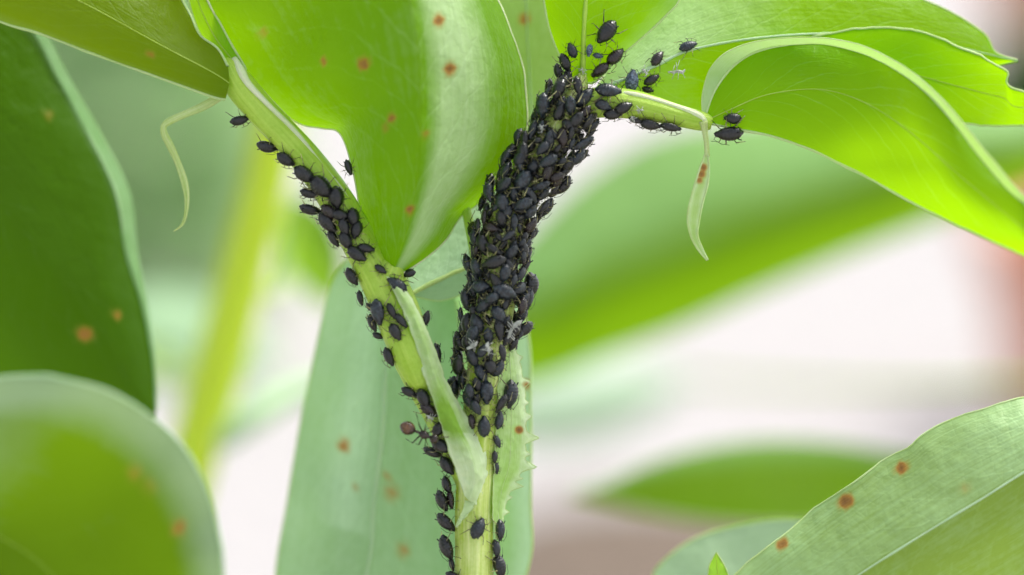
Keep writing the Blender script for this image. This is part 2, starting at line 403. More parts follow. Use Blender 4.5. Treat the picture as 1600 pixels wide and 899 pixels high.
# ------------------------------------------------------------------ setting
BIG = 60000
g = mesh('ground', [(-BIG, -BIG, 0), (BIG, -BIG, 0), (BIG, BIG, 0), (-BIG, BIG, 0)], [(0, 1, 2, 3)], M_path, smooth=False, kind='structure')
def patch(name, pts, mat, z=0.4, bump=1.2, seed=0):
    """low mounded sheet of soil with an uneven edge"""
    cx = sum(p[0] for p in pts) / len(pts); cy = sum(p[1] for p in pts) / len(pts)
    E = cat(pts + [pts[0]], 97)[:-1]; verts = [(cx, cy, z + bump)]; faces = []
    rings = 14
    for k in range(1, rings + 1):
        t = k / rings
        for i, e in enumerate(E):
            w = 1 + 0.05 * noise.noise(Vector((e[0] * .08, e[1] * .08, seed)))
            x = cx + (e[0] - cx) * t * w; y = cy + (e[1] - cy) * t * w
            h = z + bump * (1 - t ** 4) + 1.1 * noise.noise(Vector((x * .12, y * .12, seed))) * (1 - t ** 6)
            verts.append((x, y, h if k < rings else -0.2))
    n = len(E)
    for i in range(n): faces.append((0, 1 + i, 1 + (i + 1) % n))
    for k in range(rings - 1):
        for i in range(n):
            a = 1 + k * n; b = 1 + (k + 1) * n
            faces.append((a + i, b + i, b + (i + 1) % n, a + (i + 1) % n))
    return mesh(name, verts, faces, mat, kind='structure')
patch('garden_bed', [(-60, 20, 0), (60, 20, 0), (62, 90, 0), (50, 150, 0), (30, 170, 0), (12, 174, 0), (1, 172, 0), (-4, 160, 0), (-9, 130, 0), (-40, 100, 0)], M_soil, seed=3)

# terracotta pots, far out of focus on the right
def pot(cx, cy, r, h, label, group=None):
    b = root('terracotta_pot', (cx, cy, 0), label, 'flower pot', 'terracotta pots on the gravel behind the plant')
    def lathe(name, prof, mat, off=(0, 0)):
        sg = 48; v, f = [], []
        for (rr, z) in prof:
            for j in range(sg):
                a = 2 * math.pi * j / sg; v.append((cx + rr * math.cos(a), cy + rr * math.sin(a), z))
        for i in range(len(prof) - 1):
            for j in range(sg): f.append((i * sg + j, i * sg + (j + 1) % sg, (i + 1) * sg + (j + 1) % sg, (i + 1) * sg + j))
        return mesh(name, v, f, mat, b)
    lathe('pot_wall', [(0.01, 0.3), (r * .68, 0.3), (r * .72, 0.8), (r * .93, h * .78)], M_terra)
    lathe('pot_rim', [(r * .93, h * .775), (r * 1.0, h * .78), (r * 1.02, h * .8), (r * 1.02, h * .97), (r, h), (r * .9, h), (r * .88, h * .9), (r * .85, h * .6)], M_terra)
    lathe('potting_soil', [(r * .87, h * .86), (r * .4, h * .9), (0.01, h * .91)], M_soil)
    return b
pot(41.6, 190, 9.5, 14.5, 'large orange terracotta pot, the blurred reddish shape at the right edge below the big leaf')
pot(70, 330, 16, 24, 'terracotta pot standing far off, the blurred pink-orange patch in the top right corner')

# ------------------------------------------------------------------ THE PLANT IN FOCUS
base = P(742, 920, 0)
plant = root('broad_bean_plant', (base.x, base.y, 0), 'broad bean plant in sharp focus, its forked stem crusted with black aphids', 'plant')
sq = lambda a: 1 + 0.07 * math.cos(4 * a) - 0.03 * math.cos(12 * a)
main_pts = [(741, 940, 0, 29), (741, 860, 0, 29), (741, 800, 0, 29), (744, 740, 0, 29), (749, 680, 0, 28), (757, 600, 0, 28), (765, 530, 0, 29),
            (775, 470, 0, 29), (780, 410, 0, 27), (791, 350, 0, 27), (814, 300, 0, 27), (842, 255, 0, 27), (870, 208, 0, 27), (892, 165, 0, 23), (905, 137, 0, 14), (909, 114, 0.02, 7), (911, 98, 0.03, 4)]
tube('stem', main_pts, M_stem, plant, n=150, seg=24, prof=sq, key='main', label='ridged pale green main stem')
# lower stem, from the frame's bottom to the soil
def lower_stem(pt, r):
    verts, faces, uvs = [], [], []; n = 30; seg = 16
    for i in range(n):
        t = i / (n - 1); c = Vector((base.x + 0.5 * math.sin(t * 5) * t, base.y + 0.2 * t, 0)).lerp(base, 1 - t) if False else base.lerp(Vector((base.x, base.y, 0)), t) + RT * 0.4 * math.sin(t * 6) * t
        for j in range(seg):
            a = 2 * math.pi * j / seg; q = (r * (1 + .4 * t)) * (1 + .06 * math.cos(4 * a))
            verts.append(c + Vector((math.cos(a) * q, math.sin(a) * q, 0))); uvs.append((t * 45, min(j, seg - j) / seg * 2))
    for i in range(n - 1):
        for j in range(seg): faces.append((i * seg + j, i * seg + (j + 1) % seg, (i + 1) * seg + (j + 1) % seg, (i + 1) * seg + j))
    mesh('stem', verts, faces, M_stem, plant, uvs)
lower_stem(base, 0.21)
branch_pts = [(352, 92, -0.02, 5), (357, 104, -0.03, 15), (372, 132, -0.03, 24), (405, 172, 0, 24), (440, 208, 0, 24), (480, 252, 0, 25), (522, 310, 0, 27), (556, 370, 0, 29), (590, 428, 0, 34),
              (615, 480, -0.02, 36), (636, 535, -0.05, 34), (655, 585, -0.02, 30), (682, 640, 0, 26), (712, 700, 0.03, 26), (736, 760, 0.08, 22)]
tube('side_stem', branch_pts, M_branch, plant, n=120, seg=22, prof=lambda a: 1 + .05 * math.cos(3 * a), key='branch', label='bright green side stem dotted with aphids')
tube('petiole', [(880, 178, 0.1, 12), (905, 165, 0.02, 22), (945, 160, 0, 24), (985, 163, 0, 23), (1020, 170, 0, 20), (1060, 181, 0, 17), (1098, 190, 0, 15), (1112, 193, 0, 10)], M_branch, plant, n=60, seg=18, key='petiole', label='short bright green leaf stalk with a highlight painted along its top ridge')
tube('petiole', [(727, 318, 0.5, 6), (733, 350, 0.45, 8), (738, 380, 0.35, 7), (745, 420, 0.25, 7), (756, 470, 0.1, 6)], M_branch, plant, n=30, seg=10, label='thin leaf stalk close along the left of the main stem')
# bulge (pulvinus) low on the side stem
tube('leaf_axil_bulge', [(612, 470, -.02, 26), (624, 505, -0.08, 30), (638, 540, -0.12, 32), (650, 570, -0.14, 31), (660, 595, -0.13, 24), (667, 610, -0.1, 10)], M_branch, plant, n=40, seg=20, key='bulge', label='swollen bright green bulge')
# raised ridges along the upper sides, their highlight painted in as pale colour
tube('lit_stem_ridge', [(366, 92, -.02, 5), (376, 112, -.12, 8), (388, 132, -.16, 6), (420, 165, -.13, 4.5), (460, 205, -.11, 4.5), (500, 255, -.11, 4), (535, 298, -.11, 3.5), (562, 340, -.1, 2)], M_lit_edge, plant, n=60, seg=8)
tube('lit_stem_ridge', [(958, 146, -.08, 2), (985, 147, -.12, 4), (1020, 155, -.10, 4), (1060, 168, -.08, 4.5), (1090, 180, -.08, 6), (1102, 190, -.08, 5)], M_lit_edge, plant, n=40, seg=8)
tube('pulvinus', [(598, 452, -.02, 26), (604, 432, -.06, 28), (612, 414, -.04, 22), (622, 398, .0, 10)], M_branch, plant, n=24, seg=18, label='yellow-green joint below the folded leaf')

# A: top-left leaf
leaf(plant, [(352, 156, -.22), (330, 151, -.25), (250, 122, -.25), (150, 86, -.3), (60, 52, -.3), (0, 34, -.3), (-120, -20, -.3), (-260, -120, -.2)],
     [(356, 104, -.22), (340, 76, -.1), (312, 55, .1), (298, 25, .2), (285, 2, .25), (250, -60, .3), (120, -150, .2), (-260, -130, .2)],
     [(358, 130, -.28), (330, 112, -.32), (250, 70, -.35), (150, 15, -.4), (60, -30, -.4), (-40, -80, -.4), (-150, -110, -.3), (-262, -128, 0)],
     M_olive, bloom_sheen=lambda u, v: 0.12 if v > -0.8 else 0.12 + (-0.8 - v) * 2, spots=[(235, 85, 8, .4)], seed=1, rim=2.6, rib=1.0, crease=.3, label='olive green leaf reaching to the top left')
# small folded leaflet base behind the node
leaf(plant, [(372, 118, .1), (345, 90, .2), (318, 62, .3), (300, 20, .35), (285, -40, .4), (270, -110, .4)],
     [(378, 112, 0), (384, 108, 0), (362, 70, .1), (345, 38, .2), (322, -5, .3), (290, -110, .4)],
     None, M_bright, bloom_sheen=.15, seed=2, rim=2, rib=1.5, nu=50, nv=16, label='narrow folded leaflet above the top left node')
# B: big folded leaf in the upper middle
leaf(plant, [(602, 428, -.1), (585, 402, .03), (571, 366, .12), (560, 312, .15), (548, 250, .15), (530, 208, .2), (505, 201, .3), (470, 193, .3), (432, 165, .3), (385, 108, .3), (350, 50, .3), (322, -5, .3), (300, -80, .3), (310, -230, .3)],
     [(628, 428, -.1), (664, 404, .1), (698, 374, .3), (722, 338, .45), (768, 302, .45), (806, 255, .4), (824, 190, .3), (816, 105, .3), (792, 35, .3), (765, -20, .35), (700, -120, .4), (520, -250, .4), (312, -232, .3)],
     [(613, 425, -.15), (632, 372, -.55), (648, 300, -.8), (655, 220, -.95), (655, 130, -1.05), (645, 20, -1.05), (610, -80, -.9), (520, -170, -.5), (430, -220, 0), (312, -230, .3)],
     M_fold, bloom_sheen=lambda u, v: (0.05 if v < 0.04 else (min(1, (v - .04) * 5) * 0.72 if v < .5 else max(.08, .72 - (v - .5) * 2.2))) if v >= 0 else .05 + .1 * max(0, -v - .6),  # right half: sky sheen painted as paler colour
     spots=[(686, 32, 11, .8), (703, 108, 12, .8), (568, 100, 12, .8), (506, 96, 8, .6), (612, 185, 9, .6), (602, 200, 7, .5), (640, 328, 9, .7), (665, 210, 8, .4), (410, 52, 9, .4)], nu=110, nv=60, crease=.55, wave=.25, seed=3, rim=1.9, rimmat=M_lit_edge, ragged=2.5, rib=0, key='B', label='broad folded leaf hanging in the upper middle with rust spots')  # whitish rim is a highlight painted into its colour
# C: pale leaf behind, between B and D
leaf(plant, [(838, 250, .9), (800, 225, 1.2), (770, 140, 1.4), (755, 50, 1.5), (760, -60, 1.5), (800, -200, 1.4)],
     [(840, 252, .9), (868, 200, 1.1), (884, 140, 1.3), (892, 60, 1.4), (880, -60, 1.5), (802, -202, 1.4)],
     None, M_fold, bloom_sheen=.5, spots=[(820, 30, 12, .6)], seed=4, rim=2, rib=2, ribmat=M_ribpale, nu=60, nv=30, label='pale leaf seen in the gap left of the top shoot leaf')
# D: top shoot leaf
leaf(plant, [(906, 128, .02), (894, 122, 0), (880, 98, 0), (864, 62, .05), (853, 20, .1), (850, -30, .15), (870, -110, .2), (930, -200, .2)],
     [(914, 128, .02), (930, 128, .05), (965, 92, .1), (1005, 58, .1), (1040, 25, .1), (1064, -8, .1), (1060, -90, .2), (932, -202, .2)],
     [(909, 130, -.02), (911, 100, -.05), (912, 60, -.1), (914, 20, -.1), (918, -30, -.1), (925, -90, 0), (930, -150, .1), (931, -201, .2)],
     M_bright, bloom_sheen=lambda u, v: .06 + max(0, v - .75) * 1.5, seed=5, rim=2.2, rib=5, crease=.5, key='D', label='bright green leaf rising from the top of the stem')
# E: long upper-right leaf
leaf(plant, [(932, 138, .1), (958, 100, .35), (1000, 58, .5), (1060, -5, .7), (1200, -70, .9), (1350, -40, .9), (1440, -2, .85), (1500, 27, .8), (1540, 55, .8), (1556, 82, .75), (1590, 94, .7)],
     [(934, 142, .12), (985, 146, .25), (1050, 172, .35), (1105, 178, .45), (1200, 170, .7), (1330, 150, .9), (1420, 140, .9), (1490, 125, .9), (1545, 108, .85), (1570, 100, .8), (1590, 96, .7)],
     [(933, 140, .08), (980, 122, .1), (1030, 100, .12), (1080, 78, .18), (1180, 60, .3), (1300, 52, .5), (1400, 55, .6), (1480, 70, .65), (1540, 84, .7), (1565, 90, .7), (1590, 95, .7)],
     M_bright, bloom_sheen=lambda u, v: (max(0, 1.0 - abs(u - .14) * 2.8) if v < 0 else max(0, .3 - u)) + .05, seed=6, rim=1.8, ragged=2, rib=3.2, ribmat=M_ribpale, nu=110, nv=44, crease=.5, key='E', label='long leaf running to the upper right with a waxy bluish base')
# F: leaf behind G
leaf(plant, [(1180, 75, .55), (1240, 62, .5), (1300, 52, .42), (1370, 43, .4), (1440, 50, .4), (1500, 74, .4), (1550, 98, .4), (1575, 112, .4), (1573, 130, .4), (1592, 142, .4), (1680, 150, .4)],
     [(1180, 78, .55), (1240, 120, .6), (1300, 150, .6), (1370, 175, .6), (1440, 188, .6), (1500, 194, .6), (1550, 196, .6), (1600, 196, .6), (1640, 190, .55), (1665, 175, .5), (1680, 152, .4)],
     None, M_bright, bloom_sheen=.04, seed=7, rim=2.0, ragged=3, rib=1.5, nu=100, nv=36, key='F', jagR=False, label='wavy-edged leaf behind the big right leaf')
# G: big right leaf, blade and its curled-up rim
leaf(plant, [(1100, 188, 0), (1118, 140, .05), (1150, 100, .1), (1200, 76, .1), (1280, 68, 0), (1345, 82, -.2), (1400, 108, -.45), (1448, 145, -.7), (1488, 188, -.9), (1528, 240, -1.1), (1570, 290, -1.3), (1620, 340, -1.5), (1720, 500, -1.8)],
     [(1102, 192, 0), (1150, 202, -.05), (1210, 214, -.1), (1270, 236, -.2), (1345, 272, -.4), (1420, 314, -.6), (1500, 354, -.9), (1560, 382, -1.1), (1620, 410, -1.3), (1680, 450, -1.5), (1722, 502, -1.8)],
     [(1101, 190, -.02), (1140, 172, -.06), (1200, 148, -.10), (1280, 140, -.18), (1350, 160, -.36), (1420, 205, -.62), (1500, 275, -1.1), (1560, 325, -1.3), (1620, 375, -1.5), (1680, 435, -1.6), (1721, 501, -1.8)],
     M_bright, bloom_sheen=lambda u, v: .03 + .12 * max(0, -v - .7), seed=8, rim=2.4, ragged=1.2, rib=1.0, nu=110, nv=50, crease=.25, wave=.18, key='G', label='large glowing bright green leaf arching off the right edge')
leaf(plant, [(1098, 186, 0), (1097, 150, -.02), (1110, 108, -.03), (1141, 78, -.03), (1200, 62, -.04), (1280, 59, -.13), (1345, 71, -.33), (1403, 98, -.58), (1453, 136, -.82), (1494, 179, -1.02), (1535, 230, -1.22), (1580, 284, -1.42), (1634, 348, -1.58), (1724, 498, -1.85)],
     [(1101, 188, 0), (1118, 141, .04), (1147, 101, .09), (1200, 76, .09), (1280, 69, -.01), (1344, 83, -.21), (1399, 109, -.46), (1447, 146, -.71), (1487, 189, -.91), (1527, 241, -1.11), (1569, 291, -1.31), (1619, 341, -1.51), (1722, 499, -1.82)],
     None, M_rimleaf, bloom_sheen=lambda u, v: .75 - .5 * min(1, u * 2.5), seed=9, rim=1.0, rib=0, nu=140, nv=12, wave=0, ruffle=.03, ragged=1.5, name='curled_leaf_rim', key='Grim', label='pale rolled-up rim')
# J, L: pale leaves low behind the stem
leaf(plant, [(625, 330, 1.6), (560, 390, 1.9), (520, 440, 2.1), (495, 540, 2.3), (470, 660, 2.4), (450, 780, 2.4), (430, 920, 2.4), (440, 1150, 2.2)],
     [(640, 330, 1.6), (700, 420, 1.7), (722, 540, 1.9), (735, 660, 2.1), (745, 780, 2.2), (740, 900, 2.3), (680, 1050, 2.2), (445, 1152, 2.2)],
     [(632, 330, 1.6), (622, 400, 1.6), (612, 480, 1.55), (603, 580, 1.5), (598, 680, 1.5), (585, 780, 1.6), (565, 920, 1.7), (443, 1150, 2.2)],
     M_glau, bloom_sheen=lambda u, v: .45 + .35 * math.exp(-((v + .3) / .25) ** 2) * (u < .6) , spots=[(537, 697, 13, .6), (556, 760, 8, .3), (612, 770, 16, .38), (630, 860, 14, .4), (605, 745, 10, .35)], seed=10, rim=2, rib=6, ribmat=M_ribpale, crease=.5, key='J', nu=80, label='pale grey-green leaf hanging behind the stem with a raised midrib')  # extra paleness here is reflected sky painted into the colour
leaf(plant, [(735, 400, 1.1), (690, 440, 1.6), (655, 520, 2.2), (650, 640, 2.6), (660, 780, 2.7), (680, 900, 2.6), (720, 1120, 2.3)],
     [(738, 400, 1.1), (800, 440, 1.3), (826, 530, 1.4), (829, 640, 1.4), (829, 780, 1.4), (822, 900, 1.5), (722, 1122, 2.2)],
     None, M_glau, bloom_sheen=lambda u, v: .25 if v < .55 else .25 + (v - .55) * 1.6, spots=[(822, 600, 9)], seed=11, rim=2.6, rib=2, ribmat=M_ribpale, crease=.3, key='K', label='pale-edged leaf standing straight behind the main stem')
leaf(plant, [(640, 458, .5), (640, 420, .7), (680, 360, .9), (740, 310, 1.0), (790, 290, 1.0)],
     [(644, 462, .5), (690, 470, .7), (735, 450, .8), (775, 400, .9), (792, 292, 1.0)],
     [(642, 460, .45), (672, 444, .5), (705, 428, .55), (738, 405, .6), (791, 291, 1.0)], M_mint, bloom_sheen=lambda u, v: .6 if v < 0 else .1, seed=12, rim=1.6, rib=5, ribmat=M_tendril, nu=40, nv=24, label='small milky green leaf between the two stems')
# stipules
leaf(plant, [(604, 432, -.30), (622, 470, -.34), (640, 510, -.36), (652, 545, -.38), (664, 590, -.38), (676, 622, -.36), (688, 660, -.34), (702, 705, -.3), (716, 745, -.27), (726, 775, -.24)],
     [(612, 434, -.28), (640, 462, -.30), (662, 505, -.32), (680, 548, -.30), (700, 600, -.30), (722, 640, -.28), (740, 670, -.20), (757, 695, -.16), (764, 735, -.12), (746, 790, -.22)],
     [(608, 433, -.33), (632, 468, -.40), (652, 508, -.42), (667, 547, -.44), (682, 596, -.44), (700, 635, -.42), (716, 675, -.40), (731, 705, -.40), (742, 745, -.36), (734, 783, -.28)], M_stip, bloom_sheen=lambda u, v: .42 + .5 * abs(v) ** 3 + .3 * max(0, .35 - u) * 2 + .3 * (u > .7) - .7 * math.exp(-((u - .66) / .10) ** 2) * (v < .2), seed=13, rim=.9, rib=0, nu=130, nv=30, wave=.05, ragged=3.0, crinkle=.03, name='stipule', key='stipL', label='pale clasping stipule running down from the side stem')
leaf(plant, [(788, 528, -.05), (780, 590, -.1), (777, 640, -.12), (774, 700, -.14), (771, 760, -.15), (770, 800, -.12), (775, 842, -.06)],
     [(796, 522, .05), (810, 560, .1), (819, 600, .14), (821, 640, .16), (822, 690, .18), (818, 730, .18), (800, 760, .14), (790, 790, .1), (786, 815, .02), (779, 843, -.05)],
     None, M_stip, bloom_sheen=lambda u, v: .40 + .6 * max(0, v) ** 3, spots=[(811, 672, 8, .8), (822, 601, 7, .5)], seed=14, rim=.9, rib=1.4, ribmat=M_margin, nu=170, nv=30, wave=.12, ragged=2.5, crinkle=.02,
     teeth=[(.12, 8, .02), (.24, 11, .024), (.335, 8, .018), (.40, 12, .022), (.50, 22, .03), (.575, 9, .016), (.635, 22, .03), (.70, 10, .016), (.745, 20, .026), (.80, 8, .015), (.87, 8, .018)],
     name='stipule', key='stipR', label='toothed stipule with a rust spot right of the stem')
leaf(plant, [(727, 782, -.24), (722, 800, -.25), (716, 812, -.27), (712, 824, -.3)], [(742, 786, -.24), (735, 800, -.25), (724, 812, -.27), (713, 825, -.3)], None, M_stip, bloom_sheen=.7, seed=15, rim=.8, rib=0, nu=30, nv=10, ragged=2, name='stipule_tip', label='small pale pointed tip')
# tendrils
tube('tendril', [(345, 150, -.05, 7), (318, 166, -.1, 7), (290, 178, -.15, 6), (266, 189, -.2, 6), (256, 197, -.2, 5), (257, 210, -.18, 6), (266, 228, -.15, 6.5), (277, 252, -.1, 5.5), (288, 284, -.1, 6), (292, 310, -.1, 4.5), (290, 336, -.1, 3.2), (284, 352, -.1, 2.5), (271, 362, -.1, 1)], M_tendril, plant, n=90, seg=10, squash=.45, label='thin kinked tendril hanging at the left')
tube('tendril', [(1099, 190, -.12, 7), (1101, 203, -.08, 5), (1104, 225, -.08, 4), (1105, 245, -.1, 4.5)], M_tendril, plant, n=16, seg=10, squash=.5)
leaf(plant, [(1102, 240, -.1), (1094, 262, -.14), (1085, 290, -.16), (1076, 325, -.16), (1075, 350, -.14), (1081, 373, -.12), (1092, 392, -.1), (1105, 407, -.08)],
     [(1106, 240, -.1), (1108, 262, -.12), (1106, 288, -.12), (1098, 318, -.12), (1092, 348, -.12), (1090, 368, -.12), (1098, 390, -.1), (1106, 406, -.08)], None,
     M_stip, bloom_sheen=lambda u, v: .35 + .6 * abs(v) ** 2, spots=[(1099, 262, 8, .7), (1096, 272, 9, .7), (1093, 282, 7, .6)], seed=16, rim=1.8, rib=0, nu=60, nv=14, wave=.05, crease=.8, name='tendril_tip', label='flattened sickle-shaped tendril end with a brown patch')

# ------------------------------------------------------------------ OTHER PLANTS
# left neighbour: dark leaf and the soft front leaf
lp = ground_point((-420, 500), 1.0)
pl = root('broad_bean_plant', lp, 'bean plant at the left edge with one dark hanging leaf above a round blurred one', 'plant')
stalk_to_ground(-420, 500, 1.0, .3, pl, top=(-400, -120, 1.2))
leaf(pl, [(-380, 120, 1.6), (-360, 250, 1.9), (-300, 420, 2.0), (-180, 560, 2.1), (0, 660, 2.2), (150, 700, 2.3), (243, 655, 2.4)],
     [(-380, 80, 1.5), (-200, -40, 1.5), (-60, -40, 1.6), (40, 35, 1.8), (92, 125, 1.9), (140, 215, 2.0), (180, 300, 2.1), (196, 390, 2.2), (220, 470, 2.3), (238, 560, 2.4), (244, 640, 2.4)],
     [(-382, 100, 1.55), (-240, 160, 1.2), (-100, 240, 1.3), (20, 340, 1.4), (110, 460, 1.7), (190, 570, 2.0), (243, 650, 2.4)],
     M_dark, bloom_sheen=lambda u, v: .04 + (.55 * max(0, v - .93) * 14 if v > .93 else 0), spots=[(133, 522, 14, .7), (183, 493, 9, .5), (75, 180, 8, .3)], seed=20, rim=2, ragged=2.5, rib=3, rimmat=M_ribpale, crease=.3, key='H', ribspan=(0,.3), label='large dark green hanging leaf')
leaf(pl, [(-200, 10, 1.4), (-60, -45, 1.55), (38, 30, 1.75), (92, 125, 1.85), (140, 215, 1.95), (179, 300, 2.05), (197, 390, 2.15), (221, 470, 2.25), (239, 560, 2.35), (245, 640, 2.4)],
     [(-200, 0, 1.45), (-56, -60, 1.65), (54, 27, 1.85), (108, 120, 2.0), (162, 215, 2.2), (203, 300, 2.4), (215, 390, 2.4), (230, 470, 2.4), (242, 560, 2.42), (246, 642, 2.41)],
     None, M_glau, bloom_sheen=.15, seed=21, rim=0, rib=0, nu=60, nv=8, wave=0, ruffle=0, name='curled_leaf_rim', label='pale turned-over rim of the dark leaf')
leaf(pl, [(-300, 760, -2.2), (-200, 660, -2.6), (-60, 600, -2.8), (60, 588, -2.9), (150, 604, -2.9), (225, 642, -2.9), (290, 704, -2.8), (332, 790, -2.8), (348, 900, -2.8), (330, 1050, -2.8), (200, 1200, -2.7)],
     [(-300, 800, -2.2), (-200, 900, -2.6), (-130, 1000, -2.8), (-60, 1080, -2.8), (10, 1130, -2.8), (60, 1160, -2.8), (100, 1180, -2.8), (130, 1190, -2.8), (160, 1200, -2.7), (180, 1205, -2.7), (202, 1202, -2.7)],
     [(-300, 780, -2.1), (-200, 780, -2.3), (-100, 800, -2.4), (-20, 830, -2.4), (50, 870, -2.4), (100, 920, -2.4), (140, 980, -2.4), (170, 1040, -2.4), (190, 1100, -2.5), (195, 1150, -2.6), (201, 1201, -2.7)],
     M_front, bloom_sheen=lambda u, v: min(1, max(0, (-.70 - v) * 4.5)) + .6 * min(1, max(0, (.44 - u) * 5)), spots=[(280, 825, 14, .6), (210, 740, 16, .28), (235, 760, 14, .25)], seed=22, rim=2.5, ruffle=.4, ragged=4, rib=1, rimmat=M_ribpale, crease=.2, key='I', label='soft focus rounded leaf with a pale rim')
tube('petiole', [(-410, 60, 1.2, 12), (-395, 90, 1.4, 12), (-378, 100, 1.55, 12)], M_branch, pl, n=10, seg=10)
tube('petiole', [(-418, 700, 1.0, 12), (-380, 740, -.8, 12), (-298, 780, -2.1, 12)], M_branch, pl, n=16, seg=10)

# bottom right plant
rp = ground_point((1900, 900), 1.0)
pr = root('broad_bean_plant', rp, 'bean plant at the lower right corner whose pale rust-spotted leaf slants into view', 'plant')
stalk_to_ground(1900, 900, 1.0, .3, pr, top=(1880, 500, 1.0))
leaf(pr, [(1850, 640, .4), (1760, 600, .2), (1660, 612, .05), (1600, 621, 0), (1542, 637, 0), (1491, 654, -.02), (1443, 679, 0), (1420, 699, 0), (1389, 714, 0), (1350, 742, 0), (1310, 770, 0), (1270, 799, 0), (1242, 821, .0), (1160, 888, .05), (1060, 990, .1), (1000, 1100, .2)],
     [(1850, 660, .4), (1840, 760, .5), (1790, 860, .6), (1700, 930, .6), (1600, 990, .6), (1500, 1040, .5), (1400, 1080, .5), (1300, 1110, .4), (1200, 1130, .4), (1150, 1135, .3), (1100, 1135, .3), (1050, 1125, .3), (1000, 1102, .2)],
     [(1850, 650, .3), (1760, 670, -.3), (1660, 705, -.4), (1600, 738, -.42), (1540, 776, -.45), (1480, 812, -.45), (1410, 855, -.45), (1350, 893, -.45), (1280, 940, -.4), (1200, 990, -.3), (1130, 1030, -.2), (1060, 1070, 0), (1001, 1101, .2)],
     M_mottle, bloom_sheen=lambda u, v: (.62 + .2 * math.sin(u * 9)) if v < 0 else .12, spots=[(1409, 731, 12, .85), (1322, 784, 14, 1), (1222, 850, 11, .85), (1508, 763, 12, .22)], seed=30, rim=1.8, ruffle=.35, ragged=3, crinkle=.012, rib=3, ribmat=M_ribpale, crease=.6, nu=110, key='O', label='pale green leaf with three rust spots along its upper edge')  # pale upper half has the sky's reflection painted into its colour
leaf(pr, [(1300, 1060, 2.2), (1150, 1040, 2.2), (1050, 960, 2.3), (1020, 905, 2.4), (1045, 870, 2.4), (1090, 840, 2.5), (1160, 820, 2.5), (1240, 812, 2.4), (1330, 830, 2.2), (1500, 900, 1.8)],
     [(1310, 1062, 2.2), (1340, 1050, 2.2), (1370, 1035, 2.2), (1400, 1015, 2.2), (1425, 1000, 2.2), (1450, 980, 2.1), (1470, 960, 2.0), (1485, 940, 2.0), (1495, 920, 1.9), (1502, 902, 1.8)],
     None, M_mint, bloom_sheen=.5, seed=31, rim=2.2, rib=1, nu=60, nv=26, label='milky pale leaf behind the rust-spotted leaf')
leaf(pr, [(1100, 960, .3), (1104, 920, .25), (1108, 885, .2), (1119, 863, .15)], [(1150, 960, .3), (1144, 920, .25), (1134, 888, .2), (1120, 864, .15)], None, M_bright, bloom_sheen=.3, seed=32, rim=1.2, rib=1.4, nu=30, nv=12, label='small pointed green leaf tip at the bottom edge')
tube('petiole', [(1890, 620, 1.0, 12), (1870, 640, .7, 12), (1848, 650, .35, 12)], M_branch, pr, n=12, seg=10)
tube('petiole', [(1895, 860, 1.2, 10), (1700, 930, 1.6, 10), (1500, 901, 1.8, 9)], M_branch, pr, n=20, seg=10)
tube('petiole', [(1895, 900, 1.0, 8), (1500, 1120, 1.2, 7), (1250, 1150, .7, 6), (1125, 960, .3, 6)], M_branch, pr, n=30, seg=8)

# blurred plant on the right, behind
rb = ground_point((2000, 400), 14)
pb = root('broad_bean_plant', rb, 'blurred bean plant behind on the right, one long diagonal leaf, one low flat leaf', 'plant')
stalk_to_ground(2000, 600, 14, .45, pb, top=(1950, 60, 14))
leaf(pb, [(1700, 190, 19.0), (1600, 170, 19.0), (1450, 165, 19.0), (1300, 175, 19.0), (1150, 190, 19.0), (1030, 215, 19.0), (930, 270, 19.0), (850, 340, 19.0), (760, 440, 19.0), (640, 590, 19.0)],
     [(1700, 230, 19.0), (1640, 270, 19.5), (1560, 310, 20.0), (1450, 350, 20.0), (1320, 400, 20.0), (1180, 460, 20.0), (1060, 515, 20.0), (950, 555, 20.0), (820, 600, 19.6), (642, 594, 19.0)],
     [(1700, 210, 19.0), (1600, 225, 18.5), (1450, 250, 18.0), (1300, 290, 18.0), (1150, 335, 18.0), (1030, 380, 18.0), (930, 420, 18.0), (850, 460, 18.0), (760, 510, 18.4), (641, 592, 19.0)],
     M_behind, bloom_sheen=lambda u, v: max(0, min(.75, .45 - v * 1.1)), seed=40, rim=2, rib=4, crease=.4, key='M', label='long blurred leaf slanting down to the stem')
leaf(pb, [(1700, 730, 13.0), (1560, 720, 13.0), (1460, 715, 13.3), (1390, 706, 13.5), (1300, 692, 13.8), (1200, 688, 14.0), (1110, 698, 14.0), (1020, 722, 14.0), (950, 752, 14.0), (890, 772, 14.0)],
     [(1702, 740, 13.0), (1560, 790, 13.0), (1460, 815, 13.0), (1380, 822, 13.0), (1290, 822, 13.0), (1200, 822, 13.0), (1110, 816, 13.2), (1020, 802, 13.5), (950, 788, 13.8), (892, 776, 14.0)],
     None, M_behind, bloom_sheen=lambda u, v: max(0, -v - .35) * 1.1, seed=41, rim=2, rib=2, nu=60, nv=30, label='low flat blurred leaf')
tube('petiole', [(1985, 180, 14, 14), (1850, 190, 13.5, 14), (1698, 208, 19, 12)], M_branch, pb, n=12, seg=10)
tube('petiole', [(1990, 760, 14, 12), (1850, 750, 11, 12), (1698, 735, 13, 10)], M_branch, pb, n=14, seg=10)

